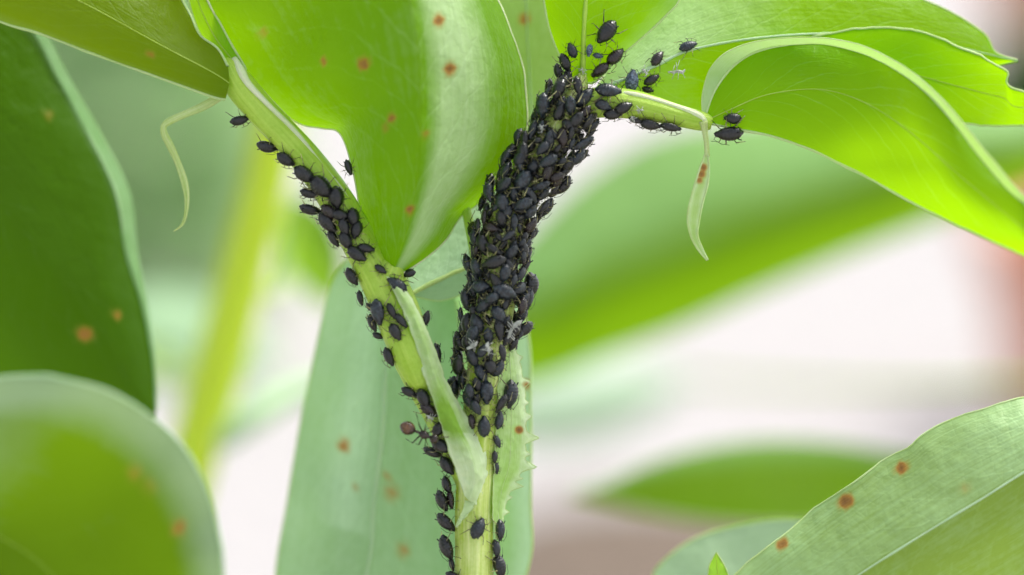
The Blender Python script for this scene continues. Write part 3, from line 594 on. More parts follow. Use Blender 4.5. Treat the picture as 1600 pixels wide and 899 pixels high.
# blurred plant on the left, behind: yellow-green stalk with foliage
qb = P(290, 760, 14)
pq = root('broad_bean_plant', (qb.x - 3, qb.y, 0), 'strongly blurred plant behind on the left with a leaning yellow-green stalk', 'plant')
tube('stem', [(150, 1500, 14, 42), (230, 1000, 14, 42), (300, 720, 14, 40), (345, 560, 14, 40), (385, 400, 14, 38), (415, 280, 14, 36), (440, 120, 14, 34), (455, -120, 14, 30)], M_ylw, pq, n=50, seg=14, label='leaning yellow-green stalk')
tube('side_stem', [(320, 700, 14, 22), (390, 655, 14, 22), (450, 618, 14.5, 20), (520, 590, 15, 18), (640, 540, 16, 16)], M_ribpale, pq, n=24, seg=12)
p0 = P(150, 1500, 14); g0 = Vector((p0.x - 3, p0.y, 0))
vv, ff, uu = [], [], []
for i in range(16):
    c = g0.lerp(p0, i / 15)
    for j in range(12):
        a = 2 * math.pi * j / 12; vv.append(c + Vector((math.cos(a) * .46, math.sin(a) * .46, 0))); uu.append((i * 2, min(j, 12 - j) / 6))
for i in range(15):
    for j in range(12): ff.append((i * 12 + j, i * 12 + (j + 1) % 12, (i + 1) * 12 + (j + 1) % 12, (i + 1) * 12 + j))
mesh('stem', vv, ff, M_branch, pq, uu)
def oval(parent, cx, cy, z, ln, wd, ang, mat, bloom_sheen, seed, dz=1.0):
    ca, sa = math.cos(R(ang)), math.sin(R(ang)); A, B, Mi = [], [], []
    for i in range(9):
        t = i / 8; x = (t - .5) * ln; w = wd / 2 * (math.sin(math.pi * t) ** .7 + .02) * (1.1 - .3 * t)
        for lst, s in ((A, -1), (B, 1), (Mi, 0)):
            lst.append((cx + x * ca - s * w * sa, cy + x * sa + s * w * ca, z + (0 if s else -.5) * math.sin(math.pi * t) + dz * (t - .5) * 2))
    return leaf(parent, A, B, Mi, mat, bloom_sheen=bloom_sheen, seed=seed, rim=0, rib=3, nu=26, nv=14, wave=.3)
for k, (cx, cy, z, ln, wd, an, mt, bl) in enumerate([
        (492, 395, 18, 190, 100, 70, M_behind, .2), (290, 540, 34, 300, 170, 15, M_glau, .9), (120, 520, 34, 300, 150, 60, M_glau, .2)]):
    oval(pq, cx, cy, z, ln, wd, an, mt, bl, 50 + k, 1.5)
    # stalk back to the main stalk
    tx = 400 + (300 - 400) * max(0, min(1, (cy - 300) / 420))
    tube('petiole', [(tx, cy + 40, 14.2, 9), ((cx + tx) / 2, cy + 60, (z + 14) / 2, 8), (cx - ln * .48 * math.cos(R(an)), cy - ln * .48 * math.sin(R(an)), z - 1.4, 7)], M_branch, pq, n=14, seg=8)

# small pale leaf of the right-hand plant, far out of focus
oval(pb, 915, 632, 36, 330, 120, -14, M_mint, .9, 77, 1.0)
tube('petiole', [(1985, 560, 14, 9), (1500, 600, 24, 7), (1200, 600, 32, 6), (1075, 592, 37, 6)], M_branch, pb, n=20, seg=8)
# far shrub peeking out past the leaf tips at the right edge
sh = P(1680, 150, 262); shr = root('garden_shrub', (sh.x, sh.y, 0), 'far blurred dark green shrub beyond the leaf tips at the top right edge', 'shrub')
def shrub(parent, cx, cy, rad, h, n, mat, seed):
    rnd = random.Random(seed); v, f, uu, bl, sv = [], [], [], [], []
    for i in range(n):
        a = rnd.random() * 6.283; q = rnd.random() ** .4; zz = h * (.08 + .92 * rnd.random()); rr = rad * q * (math.sin(math.pi * min(.98, .15 + .8 * zz / h)) ** .5)
        c = Vector((cx + rr * math.cos(a), cy + rr * math.sin(a), zz)); s = rnd.uniform(1.6, 3.2)
        d = Vector((rnd.uniform(-1, 1), rnd.uniform(-1, 1), rnd.uniform(-.4, .8))).normalized(); e = d.cross(Vector((rnd.uniform(-1, 1), rnd.uniform(-1, 1), 1))).normalized()
        k = len(v); v += [c - d * s, c + e * s * .45, c + d * s, c - e * s * .45]; f.append((k, k + 1, k + 2, k + 3)); uu += [(0, 0), (.5, .5), (1, 0), (.5, -.5)]
    o = mesh('foliage', v, f, mat, parent, uu, {'bloom_sheen': [.1] * len(v), 'spot': [0] * len(v)}, smooth=False, kind='stuff')
    vv, ff = [], []
    for b in range(7):
        a = b * .9; e = Vector((cx + rad * .5 * math.cos(a), cy + rad * .5 * math.sin(a), h * .7)); s = Vector((cx + math.cos(a), cy + math.sin(a), 0)); k = len(vv)
        for p_, r_ in ((s, .5), (e, .15)):
            for j in range(6): vv.append(p_ + Vector((math.cos(j * 1.047) * r_, math.sin(j * 1.047) * r_, 0)))
        for j in range(6): ff.append((k + j, k + (j + 1) % 6, k + 6 + (j + 1) % 6, k + 6 + j))
    mesh('branches', vv, ff, M_wither, parent, [(0, 0)] * len(vv))
shrub(shr, sh.x, sh.y, 11, 15, 2200, M_dark, 5)
sh2 = root('garden_shrub', (-31, 218, 0), 'far rounded grey-green shrub, wholly blurred, filling the gap behind the thin left tendril', 'shrub')
shrub(sh2, -31, 218, 14.0, 34, 1900, M_hedge, 9)

# ------------------------------------------------------------------ APHIDS
def build(parts):
    v, f, mi = [], [], []
    for (pv, pf, m) in parts:
        k = len(v); v += pv; f += [tuple(i + k for i in q) for q in pf]; mi += [m] * len(pf)
    return v, f, mi
def ringbody(st, seg=14, flat=.75):
    """st: (x, half width, half height, centre z)"""
    v, f = [], []
    for (x, w, h, cz) in st:
        for j in range(seg):
            a = 2 * math.pi * j / seg; y = w * math.cos(a); z = h * math.sin(a); z = z if z > 0 else z * flat
            v.append(Vector((x, y, cz + z)))
    n = len(st)
    for i in range(n - 1):
        for j in range(seg): f.append((i * seg + j, i * seg + (j + 1) % seg, (i + 1) * seg + (j + 1) % seg, (i + 1) * seg + j))
    f.append(tuple(range(seg - 1, -1, -1))); f.append(tuple((n - 1) * seg + j for j in range(seg)))
    return v, f
def rod(pts, seg=5):
    v, f = [], []
    for i, (p, r) in enumerate(pts):
        p = Vector(p); a = Vector(pts[max(i - 1, 0)][0]); b = Vector(pts[min(i + 1, len(pts) - 1)][0]); T = (b - a).normalized()
        nx = T.orthogonal().normalized(); ny = T.cross(nx)
        for j in range(seg):
            t = 2 * math.pi * j / seg; v.append(p + (nx * math.cos(t) + ny * math.sin(t)) * r)
    for i in range(len(pts) - 1):
        for j in range(seg): f.append((i * seg + j, i * seg + (j + 1) % seg, (i + 1) * seg + (j + 1) % seg, (i + 1) * seg + j))
    f.append(tuple(range(seg - 1, -1, -1))); f.append(tuple((len(pts) - 1) * seg + j for j in range(seg)))
    return v, f
def aphid_body(fat=1.0, ln=1.0, hi=1.0):
    st = []; n = 30
    for i in range(n):
        t = i / (n - 1); x = -.5 + t
        if t < .70:   # abdomen
            q = t / .70; w = .30 * (math.sin(math.pi * (q * .80 + .03)) ** .62) if q < 1 else 0
        else: w = .30 * (math.sin(math.pi * .83) ** .62)
        w = .31 * fat * math.sin(math.pi * min(1, (t * .97 + .015)) ** .86) ** .66
        if t > .80: w *= 1 - .16 * math.sin((t - .80) / .20 * math.pi) ; 
        if t > .86: w = max(w, .105 * math.sqrt(max(0, 1 - ((t - .90) / .105) ** 2)))
        if t < .07: w = max(.025, w * .75)
        groove = 1 - .07 * (.5 + .5 * math.cos(2 * math.pi * t * 9)) * (.1 < t < .85)
        h = w * .92 * hi
        st.append((x, max(w * groove, .012), max(h * groove, .01), .20 + .02 * math.sin(math.pi * t)))
    parts = [(*ringbody(st), 0)]
    for s in (-1, 1):   # siphunculi, eyes
        parts.append((*rod([((-.26, .13 * s, .34), .026), ((-.34, .15 * s, .385), .022), ((-.42, .165 * s, .41), .024)]), 0))
        parts.append((*rod([((.40, .09 * s, .215), .03), ((.40, .115 * s, .22), .03), ((.40, .128 * s, .222), .012)], 6), 0))
    return parts
LEG = [((.20, .12), (.34, .30), (.52, .42)), ((.10, .14), (.10, .40), (.06, .55)), ((-.02, .14), (-.26, .38), (-.52, .52))]
def leg_parts(i, s, jit=0):
    (ax, ay), (bx, by), (cx, cy) = LEG[i]
    return rod([((ax, ay * s, .14), .028), ((bx, by * s, .27 + jit), .022), ((cx, cy * s, .03), .013), ((cx + .06 * (1 if i < 2 else -1), (cy + .03) * s, .0), .012)])
def ant_parts(s):
    return rod([((.44, .05 * s, .24), .02), ((.52, .12 * s, .33), .014), ((.30, .26 * s, .42), .011), ((.0, .34 * s, .42), .008)], 4)
def tomesh(name, parts, mats):
    v, f, mi = build(parts); me = bpy.data.meshes.new(name); me.from_pydata([tuple(q) for q in v], [], f)
    for m in mats: me.materials.append(m)
    me.polygons.foreach_set('material_index', mi); me.polygons.foreach_set('use_smooth', [True] * len(f)); me.update(); return me
FORMS = [(1.0, 1, 1.0), (.88, 1, .95), (1.12, 1, 1.1), (.74, 1, .9)]
BODY = {}; WHOLE = {}
legm = [[tomesh('leg', [(*leg_parts(i, s), 0)], [M_leg]) for s in (-1, 1)] for i in range(3)]
antm = [tomesh('antenna', [(*ant_parts(s), 0)], [M_legd]) for s in (-1, 1)]
for fi, fm in enumerate(FORMS):
    for mi, m in enumerate(M_aph):
        BODY[fi, mi] = tomesh('body', aphid_body(*fm), [m])
        WHOLE[fi, mi] = tomesh('aphid', aphid_body(*fm) + [(*leg_parts(i, s), 1) for i in range(3) for s in (-1, 1)] + [(*ant_parts(s), 2) for s in (-1, 1)], [m, M_leg, M_legd])
def frame(pos, n, ang, length, keep=False):
    d = RT * math.cos(R(ang)) - UP * math.sin(R(ang))
    if keep:
        d = (d - n * d.dot(n) * .35).normalized(); n = n - d * n.dot(d)
        n = (n + (-FW - d * (-FW).dot(d)) * .35)
        n = n.normalized() if n.length > .1 else (-FW - d * (-FW).dot(d)).normalized()
    d = d - n * d.dot(n)
    if d.length < .05: d = UP - n * UP.dot(n)
    d.normalize(); y = n.cross(d).normalized()
    M = Matrix((d, y, n)).transposed().to_4x4()
    return Matrix.Translation(pos) @ M @ Matrix.Scale(length, 4)
count = 0
def put_aphid(pos, n, ang, lpx, fi, mi, label, group, full):
    global count; count += 1
    mt = frame(pos, n, ang, lpx * PX, full)
    if full:
        r = bpy.data.objects.new('aphid', None); COL.objects.link(r); r.matrix_world = mt; r.empty_display_size = .3
        for me in [BODY[fi, mi]] + [legm[i][j] for i in range(3) for j in (0, 1)] + antm:
            c = bpy.data.objects.new(me.name.split('.')[0], me); COL.objects.link(c); c.parent = r
    else:
        r = bpy.data.objects.new('aphid', WHOLE[fi, mi]); COL.objects.link(r); r.matrix_world = mt
    r['label'] = label; r['category'] = 'aphid'
    if group: r['group'] = group
    return r
def on_tube(key, px, py, lpx, lift=.22):
    S, C, rad = TUBES[key]; best = None
    for i in range(len(S)):
        d = (S[i][0] - px) ** 2 + (S[i][1] - py) ** 2
        if best is None or d < best[0]: best = (d, i)
    i = best[1]; j0, j1 = max(i - 1, 0), min(i + 1, len(S) - 1)
    tx, ty = S[j1][0] - S[j0][0], S[j1][1] - S[j0][1]; l = math.hypot(tx, ty); tx /= l; ty /= l
    lx, ly = -ty, tx; off = (px - S[i][0]) * lx + (py - S[i][1]) * ly
    h = lpx * lift; Rr = S[i][3] + h; s = off / Rr
    if abs(s) > .999: s = math.copysign(.999, s); Rr = abs(off)
    th = math.asin(s); lat = RT * lx - UP * ly
    n = lat * math.sin(th) - FW * math.cos(th)
    return C[i] + n * (Rr - h) * PX * (D0 + S[i][2]) / D0, n.normalized()
def on_leaf(keys, px, py):
    t = P(px, py, 0); d = (t - CAM).normalized(); best = None
    for k in keys:
        h = BV[k].ray_cast(CAM, d)
        if h[0] and (best is None or h[3] < best[3]): best = h
    if not best: return t, -FW
    n = best[1]; n = n if n.dot(d) < 0 else -n
    return best[0], n
SS = 'aphids scattered along the side stem'; TP = 'aphids on the top shoot and its leaf bases'; LC = 'aphids lining the lower left edge of the stem'; LW = 'aphids on the lower main stem'
# surface, px, py, heading in degrees (y down), length px, form, tint, label, group
HAND = [
 ('branch', 368, 187, -20, 32, 1, 0, 'topmost black aphid of the side stem, poking out left under the tendril joint', SS),
 ('branch', 415, 229, 5, 35, 0, 0, 'plump black aphid second from the top on the side stem', SS),
 ('branch', 445, 249, 28, 33, 0, 0, 'third black aphid down the side stem, in single file between two others', SS),
 ('branch', 476, 273, 35, 34, 0, 0, 'fourth black aphid down the side stem, where the file begins to crowd', SS),
 ('branch', 504, 293, 45, 38, 2, 0, 'fat black aphid at the top of the crowd on the side stem', SS),
 ('branch', 481, 302, 5, 27, 1, 0, 'upper of the two black aphids sticking out to the left of the side stem', SS),
 ('branch', 482, 327, 6, 32, 1, 0, 'lower of the two black aphids sticking out to the left of the side stem', SS),
 ('branch', 528, 309, 85, 32, 2, 0, 'round black aphid on the right edge of the side stem facing down', SS),
 ('branch', 515, 331, 40, 28, 0, 2, 'brownish black aphid in the middle of the side stem crowd', SS),
 ('branch', 534, 338, 10, 26, 0, 0, 'small black aphid wedged right of the brownish one in the side stem crowd', SS),
 ('branch', 513, 351, 48, 34, 0, 0, 'black aphid on the left edge halfway down the side stem crowd', SS),
 ('branch', 554, 339, 85, 27, 2, 0, 'round black aphid touching the big folded leaf edge', SS),
 ('branch', 521, 373, 60, 27, 1, 0, 'black aphid low on the left edge of the side stem crowd', SS),
 ('branch', 541, 358, 70, 28, 1, 0, 'black aphid in the lower middle of the side stem crowd, upper of a pair', SS),
 ('branch', 561, 362, 110, 26, 0, 0, 'black aphid right of the pair in the lower side stem crowd', SS),
 ('branch', 543, 379, 65, 28, 0, 0, 'black aphid in the lower middle of the side stem crowd, lower of a pair', SS),
 ('branch', 576, 391, 10, 24, 1, 0, 'small black aphid at the right foot of the side stem crowd', SS),
 ('branch', 560, 400, 30, 30, 0, 0, 'black aphid at the bottom of the side stem crowd beside white flecks', SS),
 ('branch', 549, 431, 58, 32, 0, 0, 'lone black aphid on the left edge of the side stem just under the crowd', SS),
 ('branch', 598, 423, 35, 22, 1, 0, 'small black aphid in the middle of the side stem where the folded leaf joins', SS),
 ('branch', 642, 425, 160, 24, 0, 0, 'black aphid on the right at the foot of the folded leaf', SS),
 ('branch', 625, 447, 215, 36, 1, 1, 'long slate black aphid on the joint under the folded leaf', SS),
 ('branch', 563, 466, 80, 25, 1, 0, 'black aphid on the left edge below the leaf joint', SS),
 ('branch', 577, 478, 50, 18, 1, 0, 'tiny black aphid next to the largest aphid of the side stem', SS),
 ('branch', 592, 491, 85, 42, 1, 1, 'largest slate blue aphid of the side stem, facing down', SS),
 ('branch', 582, 505, 75, 30, 1, 0, 'black aphid tucked under the left side of the largest one', SS),
 ('branch', 588, 521, 10, 20, 0, 0, 'small black aphid under the tail end of the largest one', SS),
 ('branch', 614, 487, 60, 28, 3, 0, 'slim dark aphid against the pale stipule, upper of two', SS),
 ('branch', 630, 504, 50, 28, 3, 0, 'slim dark aphid against the pale stipule, lower of two', SS),
 ('branch', 620, 521, 60, 30, 0, 0, 'black aphid on the side stem right above the green bulge', SS),
 ('branch', 607, 556, 65, 32, 1, 0, 'black aphid on the left edge beside the green bulge', SS),
 ('branch', 667, 497, -58, 26, 0, 0, 'black aphid standing off the right side of the stipule', SS),
 ('branch', 647, 487, 70, 14, 1, 3, 'tiny grey aphid on the right of the stipule beside a black one', SS),
 ('branch', 685, 553, 85, 32, 3, 0, 'thin black aphid seen edge-on right of the bulge', SS),
 ('B', 545, 262, 75, 26, 3, 0, 'lone small black aphid on the left edge of the big folded leaf', None),
 ('branch', 638, 612, 22, 28, 1, 0, 'black aphid sticking out left just below the green bulge', LC),
 ('branch', 664, 624, 60, 34, 0, 0, 'black aphid directly under the green bulge above the ant', LC),
 ('branch', 672, 642, 35, 34, 1, 2, 'brownish black aphid between the bulge and the ant', LC),
 ('branch', 686, 668, -50, 30, 0, 0, 'black aphid just right of the ant with its head up', LC),
 ('branch', 688, 693, 15, 36, 0, 0, 'black aphid just below the ant, lying across the stem edge', LC),
 ('branch', 674, 706, 10, 34, 1, 0, 'black aphid poking left under the ant', LC),
 ('branch', 699, 729, 55, 34, 0, 0, 'black aphid second below the ant in the left edge row', LC),
 ('main', 698, 755, 60, 30, 0, 0, 'black aphid in the left edge row, above the pair at the stipule tip', LC),
 ('main', 690, 781, 55, 36, 0, 0, 'black aphid of the left edge row that sticks out farthest', LC),
 ('main', 704, 778, 80, 30, 1, 2, 'brown-black aphid of the left edge row squeezed between its neighbour and the stem', LC),
 ('main', 694, 812, 32, 38, 0, 0, 'black aphid of the left edge row beside the small stipule tip', LC),
 ('main', 697, 853, 60, 42, 0, 0, 'big black aphid low in the left edge row', LC),
 ('main', 706, 882, 70, 22, 1, 0, 'small black aphid under the big one at the bottom of the left edge row', LC),
 ('main', 706, 900, 20, 32, 0, 0, 'black aphid cut by the bottom edge left of the stem', LC),
 ('main', 748, 824, -62, 36, 0, 1, 'single slate black aphid on the bare front of the lower stem', LW),
 ('main', 782, 828, 85, 34, 1, 1, 'slate aphid behind the pointed stipule flap low on the right', LW),
 ('main', 776, 856, 80, 30, 1, 1, 'slate aphid right of the stem between the flap and the bottom one', LW),
 ('main', 781, 887, 70, 40, 0, 0, 'large black aphid right of the stem at the bottom edge', LW),
 ('main', 798, 616, 92, 46, 0, 1, 'very large ribbed blue-black aphid right of the stem above the toothed stipule', LW),
 ('main', 781, 657, -78, 30, 1, 1, 'slate aphid at the inner edge of the toothed stipule, above three small ones', LW),
 ('main', 757, 666, -90, 34, 0, 1, 'blue-black aphid on the front of the stem just under the colony', LW),
 ('main', 778, 691, 60, 22, 1, 1, 'topmost of three small aphids in the crack beside the toothed stipule', LW),
 ('main', 774, 712, 85, 20, 1, 0, 'middle one of three small aphids in the crack beside the toothed stipule', LW),
 ('main', 776, 733, 75, 20, 1, 1, 'lowest of three small aphids in the crack beside the toothed stipule', LW),
 ('main', 780, 571, -60, 32, 0, 1, 'blue-black aphid at the ragged lower right of the colony above the very large one', LW),
 ('main', 761, 611, 85, 38, 0, 1, 'big blue-black aphid in the centre of the colony\'s lower fringe', LW),
 ('main', 733, 622, 75, 36, 0, 1, 'blue-black aphid at the lower left fringe of the colony', LW),
 ('main', 737, 656, 80, 24, 1, 2, 'small brown-black aphid low on the left of the stem in the fork', LW),
 ('main', 722, 590, 88, 36, 1, 1, 'dark aphid on the left outline of the colony\'s foot', LW),
 ('main', 822, 508, 155, 36, 0, 0, 'black aphid jutting out to the right of the stem by white shed skins', LW),
 ('main', 826, 468, 95, 36, 1, 1, 'slim slate aphid upright on the right outline of the colony', LW),
 ('main', 803, 533, 120, 26, 0, 0, 'black aphid just under the white shed skins', LW),
 ('main', 752, 580, 60, 32, 0, 1, 'slate aphid above the green gap at the colony\'s foot', LW),
 ('D', 946, 50, 130, 44, 0, 0, 'largest and topmost black aphid on the top shoot leaf', TP),
 ('D', 895, 79, 245, 26, 0, 1, 'slate aphid left of the top shoot midrib', TP),
 ('D', 885, 98, 70, 32, 1, 0, 'black aphid at the left base of the top shoot leaf, upper of three', TP),
 ('main', 872, 113, 65, 28, 0, 0, 'black aphid on the outer left at the base of the top shoot leaf', TP),
 ('main', 887, 124, 85, 36, 1, 0, 'long black aphid at the left base of the top shoot leaf, lowest of three', TP),
 ('D', 920, 79, 95, 20, 1, 3, 'tiny blue-grey aphid right of the top shoot midrib, upper of two', TP),
 ('D', 934, 87, 10, 17, 1, 3, 'tiny blue-grey aphid right of the top shoot midrib, lower of two', TP),
 ('DE', 959, 87, -38, 34, 0, 2, 'brown-black aphid upper one of the diagonal pair right of the top shoot', TP),
 ('DE', 936, 109, 145, 34, 1, 2, 'brown-black aphid lower one of the diagonal pair right of the top shoot', TP),
 ('petiole', 950, 142, 5, 42, 1, 1, 'large blue-black aphid lying along the top of the right leaf stalk', TP),
 ('E', 986, 126, -80, 36, 0, 3, 'blue-grey waxy aphid standing above the right leaf stalk', TP),
 ('E', 1017, 124, -30, 28, 1, 0, 'dark aphid right of the blue-grey one on the leaf midrib', TP),
 ('E', 1012, 139, 20, 20, 1, 0, 'small dark aphid just above the right leaf stalk', TP),
 ('E', 1028, 94, -55, 28, 0, 2, 'dark grey aphid on the pale leaf, left of the outermost one', TP),
 ('E', 1075, 75, -18, 30, 1, 1, 'outermost dark grey aphid on the pale upper right leaf', TP),
 ('petiole', 941, 167, 20, 28, 0, 1, 'blue-black aphid in the angle between stem and right leaf stalk', TP),
 ('petiole', 972, 171, -20, 30, 0, 0, 'black aphid on the right leaf stalk at the colony\'s end', TP),
 ('petiole', 955, 181, 0, 30, 0, 0, 'black aphid hanging under the start of the right leaf stalk', TP),
 ('petiole', 994, 190, 20, 24, 3, 0, 'small black aphid under the right leaf stalk, first of three', TP),
 ('petiole', 1014, 196, 10, 36, 1, 0, 'black aphid under the right leaf stalk, second of three', TP),
 ('petiole', 1048, 201, 15, 34, 3, 0, 'thin black aphid under the right leaf stalk, third of three', TP),
 ('G', 1145, 185, 185, 29, 0, 0, 'round black aphid on the base of the big right leaf, upper of two', TP),
 ('Gedge', 1138, 209, 175, 46, 1, 0, 'large black aphid under the base of the big right leaf, lower of two', TP),
]
for (sf, px, py, an, ln, fi, mi, lb, gr) in HAND:
    if sf == 'branch' and 265 < py < 405: ln *= 1.16
    if sf in TUBES: pos, n = on_tube(sf, px, py, ln)
    elif sf == 'Gedge': pos, n = P(px, py - 6, -.02), (-UP * .8 - FW * .6).normalized()
    elif sf == 'DE': pos, n = on_leaf(('D', 'E'), px, py)
    else: pos, n = on_leaf((sf,), px, py)
    put_aphid(pos, n, an + random.uniform(-4, 4), ln, fi, mi, lb, gr, True)

# the dense colony on the main stem
S, C, rad = TUBES['main']
taken = [(h[1], h[2]) for h in HAND if h[0] in ('main', 'petiole', 'D', 'DE')]
BANDS = [(190, 'at the fork'), (240, 'just below the fork'), (290, 'on the slanting upper part'), (345, 'beside the folded leaf edge'), (400, 'above the colony middle'),
         (450, 'in the colony middle'), (500, 'above the white shed skins'), (550, 'beside the white shed skins'), (590, 'below the white shed skins'), (700, 'at the thin lower end')]
TINT = ['jet black', 'slate', 'brown-black']
rnd = random.Random(21); placed = []
tries = 0
while tries < 24000 and len(placed) < 196:
    tries += 1
    i = rnd.randrange(len(S)); px, py, z, r = S[i]
    if not (138 < py < 640): continue
    if py > 545 and rnd.random() < (py - 545) / 120: continue
    th = rnd.uniform(-2.0, 2.0)
    if py > 540 and th > .7: continue
    ln = rnd.choice((18, 23, 26, 28, 30, 32, 34, 37, 41)); layer = 0
    s_arc = i; ok = True
    j0, j1 = max(i - 1, 0), min(i + 1, len(S) - 1)
    tx, ty = S[j1][0] - S[j0][0], S[j1][1] - S[j0][1]; l = math.hypot(tx, ty); tx /= l; ty /= l
    lat = RT * (-ty) - UP * tx; n = (lat * math.sin(th) - FW * math.cos(th)).normalized()
    pos = C[i] + n * rad[i] * 1.0
    for (q, lq) in placed:
        if (q - pos).length < (ln + lq) * .5 * PX * ((.52 if len(placed) < 110 else .42) * (.82 if py < 270 else 1)): ok = False; break
    if not ok: continue
    ppx = px + (-ty) * r * math.sin(th) * 1.2; ppy = py + tx * r * math.sin(th) * 1.2
    if math.cos(th) > -.2 and any((ppx - a) ** 2 + (ppy - b) ** 2 < (10 if py < 260 else 14) ** 2 for a, b in taken): continue
    placed.append((pos, ln))
    down = math.degrees(math.atan2(-ty, -tx))
    an = down + rnd.gauss(0, 32) + (180 if rnd.random() < .12 else 0)
    an += -math.sin(th) * -22
    tilt = -(RT * tx - UP * ty) * rnd.uniform(-.1, .6) + lat * rnd.uniform(-.25, .25)
    n2 = (n + tilt).normalized()
    lift = rnd.choice((.03, .05, .08, .11))
    mi = rnd.choices((0, 1, 2), (4, 7, 1))[0]
    band = next(t for y, t in BANDS if py < y); side = 'left outline' if th < -.85 else 'right outline' if th > .85 else 'front'
    size = 'small ' if ln < 27 else 'large ' if ln > 33 else ''
    lb = "%s%s aphid on the stem colony's %s, %s" % (size, TINT[mi], side, band)
    put_aphid(pos + n * lift, n2, an, ln, rnd.choice((0, 0, 1, 1, 2, 3)), mi, lb, lb.replace(' aphid ', ' aphids '), False)
# the rest of the crust, past three hundred: small ones lying under and between the others, and round the back
uv_, uf_, um_ = [], [], []
for k in range(210):
    while True:
        i = rnd.randrange(len(S)); px, py, z, r = S[i]
        if 150 < py < 600 and not (py > 545 and rnd.random() < .6): break
    j0, j1 = max(i - 1, 0), min(i + 1, len(S) - 1); tx, ty = S[j1][0] - S[j0][0], S[j1][1] - S[j0][1]; l = math.hypot(tx, ty); tx /= l; ty /= l
    th = rnd.uniform(-2.6, 2.6) if py < 540 else rnd.uniform(-2.6, .5)
    lat = RT * (-ty) - UP * tx; n = (lat * math.sin(th) - FW * math.cos(th)).normalized()
    mt = frame(C[i] + n * rad[i] * .93, n, math.degrees(math.atan2(-ty, -tx)) + rnd.gauss(0, 50), rnd.uniform(15, 26) * PX)
    src = WHOLE[rnd.choice((0, 1, 3)), rnd.choice((0, 0, 1))]; q = len(uv_)
    uv_ += [mt @ v.co for v in src.vertices]; uf_ += [tuple(a + q for a in p.vertices) for p in src.polygons]; um_ += [p.material_index for p in src.polygons]
o = mesh('aphid_crust', uv_, uf_, [M_aph[0], M_leg, M_legd], matidx=um_, kind='stuff')
o['label'] = 'under-layer of small black aphids crowded between and behind the larger ones on the main stem'; o['category'] = 'aphids'
print('aphids', count, 'colony', len(placed))

# ------------------------------------------------------------------ ANT
def ant():
    # local frame: head to +x
    pos = P(657, 672, -.42)
    r = root('ant', pos, 'small brown ant with an amber abdomen tending the aphids in the fork of the stems', 'ant')
    d = (RT * math.cos(R(22)) - UP * math.sin(R(22))); n = (-FW * .75 - RT * .45 - UP * .2); n = (n - d * n.dot(d)).normalized(); y = n.cross(d)
    sc = 62 * PX
    def X(v): return pos + (d * v[0] + y * v[1] + n * v[2]) * sc
    st = []
    def seg(x0, x1, w, h, cz, k=10):
        for i in range(k):
            t = (i + .5) / k; q = math.sin(math.pi * t) ** .6; st.append((x0 + (x1 - x0) * t, max(w * q, .02), max(h * q, .02), cz))
    seg(-.52, -.10, .185, .17, .16, 22)
    st = [(x, w * (1 - .06 * (1 + math.sin(k * 1.6)) / 2), h * (1 - .06 * (1 + math.sin(k * 1.6)) / 2), c) for k, (x, w, h, c) in enumerate(st)]; seg(-.10, -.02, .04, .06, .15, 4); seg(-.02, .28, .11, .11, .16, 9); seg(.28, .52, .13, .11, .17, 9)
    v, f = ringbody(st, 16, .9)
    mi = [1 if all(v[i].x < -.11 for i in q) else 0 for q in f]
    mesh('body', [X(q) for q in v], f, [M_ant, M_gaster], r, matidx=mi)
    for s in (-1, 1):
        for (a, b, c, e) in (((.20, .06), (.26, .22), (.38, .32), (.44, .36)), ((.12, .06), (.10, .24), (.05, .37), (.02, .42)), ((.05, .06), (-.06, .26), (-.20, .36), (-.26, .39))):
            v, f = rod([((a[0], a[1] * s, .13), .022), ((b[0], b[1] * s, .30), .018), ((c[0], c[1] * s, .08), .012), ((e[0], e[1] * s, .0), .009)], 6)
            mesh('leg', [X(q) for q in v], f, M_ant, r)
        v, f = rod([((.46, .04 * s, .2), .014), ((.54, .18 * s, .28), .012), ((.72, .22 * s, .2), .014)], 6)
        mesh('antenna', [X(q) for q in v], f, M_ant, r)
ant()

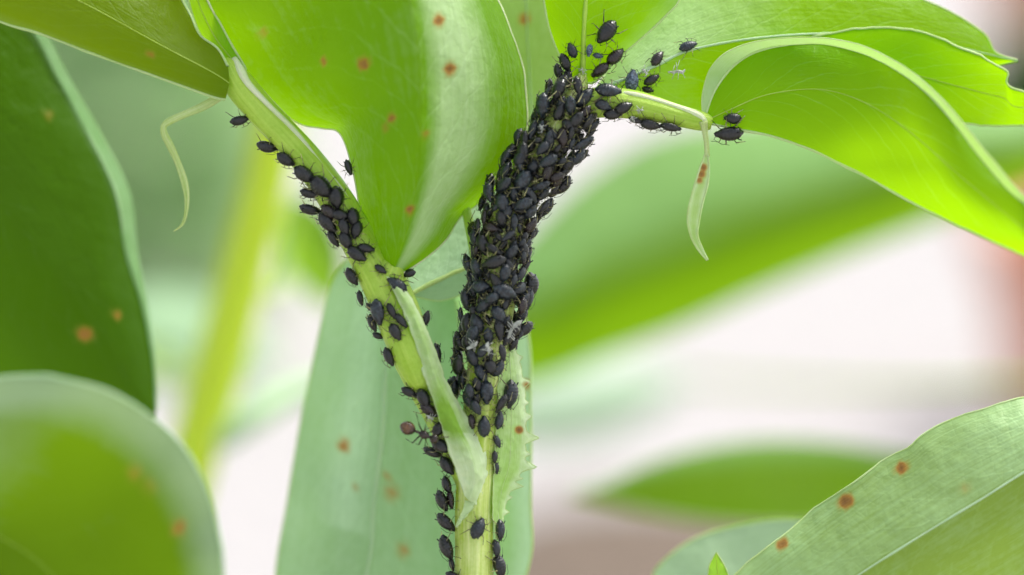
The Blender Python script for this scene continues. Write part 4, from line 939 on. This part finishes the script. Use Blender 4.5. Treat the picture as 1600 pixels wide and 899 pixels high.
# ------------------------------------------------------------------ white shed skins caught among the colony
def shed(px, py, z, ln, an, label, seed):
    rn = random.Random(seed); v, f = [], []
    n = 8; sg = 7; ca, sa = math.cos(R(an)), math.sin(R(an))
    def W(x, y, h): return P(px + x * ca - y * sa, py + x * sa + y * ca, z - h * PX)
    for i in range(n):
        t = i / (n - 1); w = ln * .16 * math.sin(math.pi * (t * .9 + .05)) ** .6 * rn.uniform(.5, 1.3); oy = rn.uniform(-.07, .07) * ln
        for j in range(sg):
            a = math.pi * 1.4 * j / (sg - 1) - .2; q = w * rn.uniform(.45, 1.25)
            v.append(W((t - .5) * ln + rn.uniform(-.06, .06) * ln, oy + q * math.cos(a), q * math.sin(a)))
    for i in range(n - 1):
        for j in range(sg - 1): f.append((i * sg + j, i * sg + j + 1, (i + 1) * sg + j + 1, (i + 1) * sg + j))
    for k in range(6):
        x0 = rn.uniform(-.3, .4) * ln; sd_ = 1 if k % 2 else -1; l = ln * rn.uniform(.3, .65); x1 = x0 + rn.uniform(-.3, .3) * ln
        pts = [W(x0, 0, .1 * ln), W((x0 + x1) / 2, sd_ * l * .5, .22 * ln), W(x1, sd_ * l, .0)]
        for a, b in zip(pts, pts[1:]):
            T = (b - a).normalized(); nx = T.orthogonal().normalized(); ny = T.cross(nx); q = len(v); w = .55 * PX
            for c in (a, b):
                for m in range(4): v.append(c + (nx * math.cos(m * 1.5708) + ny * math.sin(m * 1.5708)) * w)
            for m in range(4): f.append((q + m, q + (m + 1) % 4, q + 4 + (m + 1) % 4, q + 4 + m))
    o = mesh('shed_skin', v, f, M_shed, smooth=False)
    o['label'] = label; o['category'] = 'shed skin'; o['group'] = 'white shed skins caught among the aphids'
shed(806, 508, -.30, 24, -35, 'white shed skin at the right of the colony, upper piece of the brightest cluster', 1)
shed(797, 521, -.30, 18, -60, 'white shed skin at the right of the colony, lower piece of the brightest cluster', 2)
shed(738, 540, -.42, 20, -30, 'thin whitish shed skin across the lower middle of the colony', 3)
shed(763, 545, -.42, 20, 85, 'thin whitish shed skin standing upright in the lower colony', 4)
shed(1057, 112, .1, 26, -5, 'grey-white shed skin on the leaf above the right stalk', 5)
shed(1008, 112, .08, 14, 40, 'pale shed skin beside the blue-grey aphid', 6)
shed(846, 201, -.28, 14, 80, 'small white shed skin at the upper left outline of the colony', 7)
shed(989, 186, -.2, 12, 60, 'small white shed skin under the right leaf stalk', 8)
shed(910, 111, -.12, 11, 80, 'pale shed skin at the foot of the top shoot midrib', 9)
shed(552, 396, -.3, 10, 80, 'tiny white shed skin low in the side stem crowd', 10)
shed(1000, 172, -.2, 12, 0, 'pale shed skin on the front of the right leaf stalk', 11)
shed(671, 652, -.3, 14, 30, 'white shed skin between the aphids above the ant', 12)
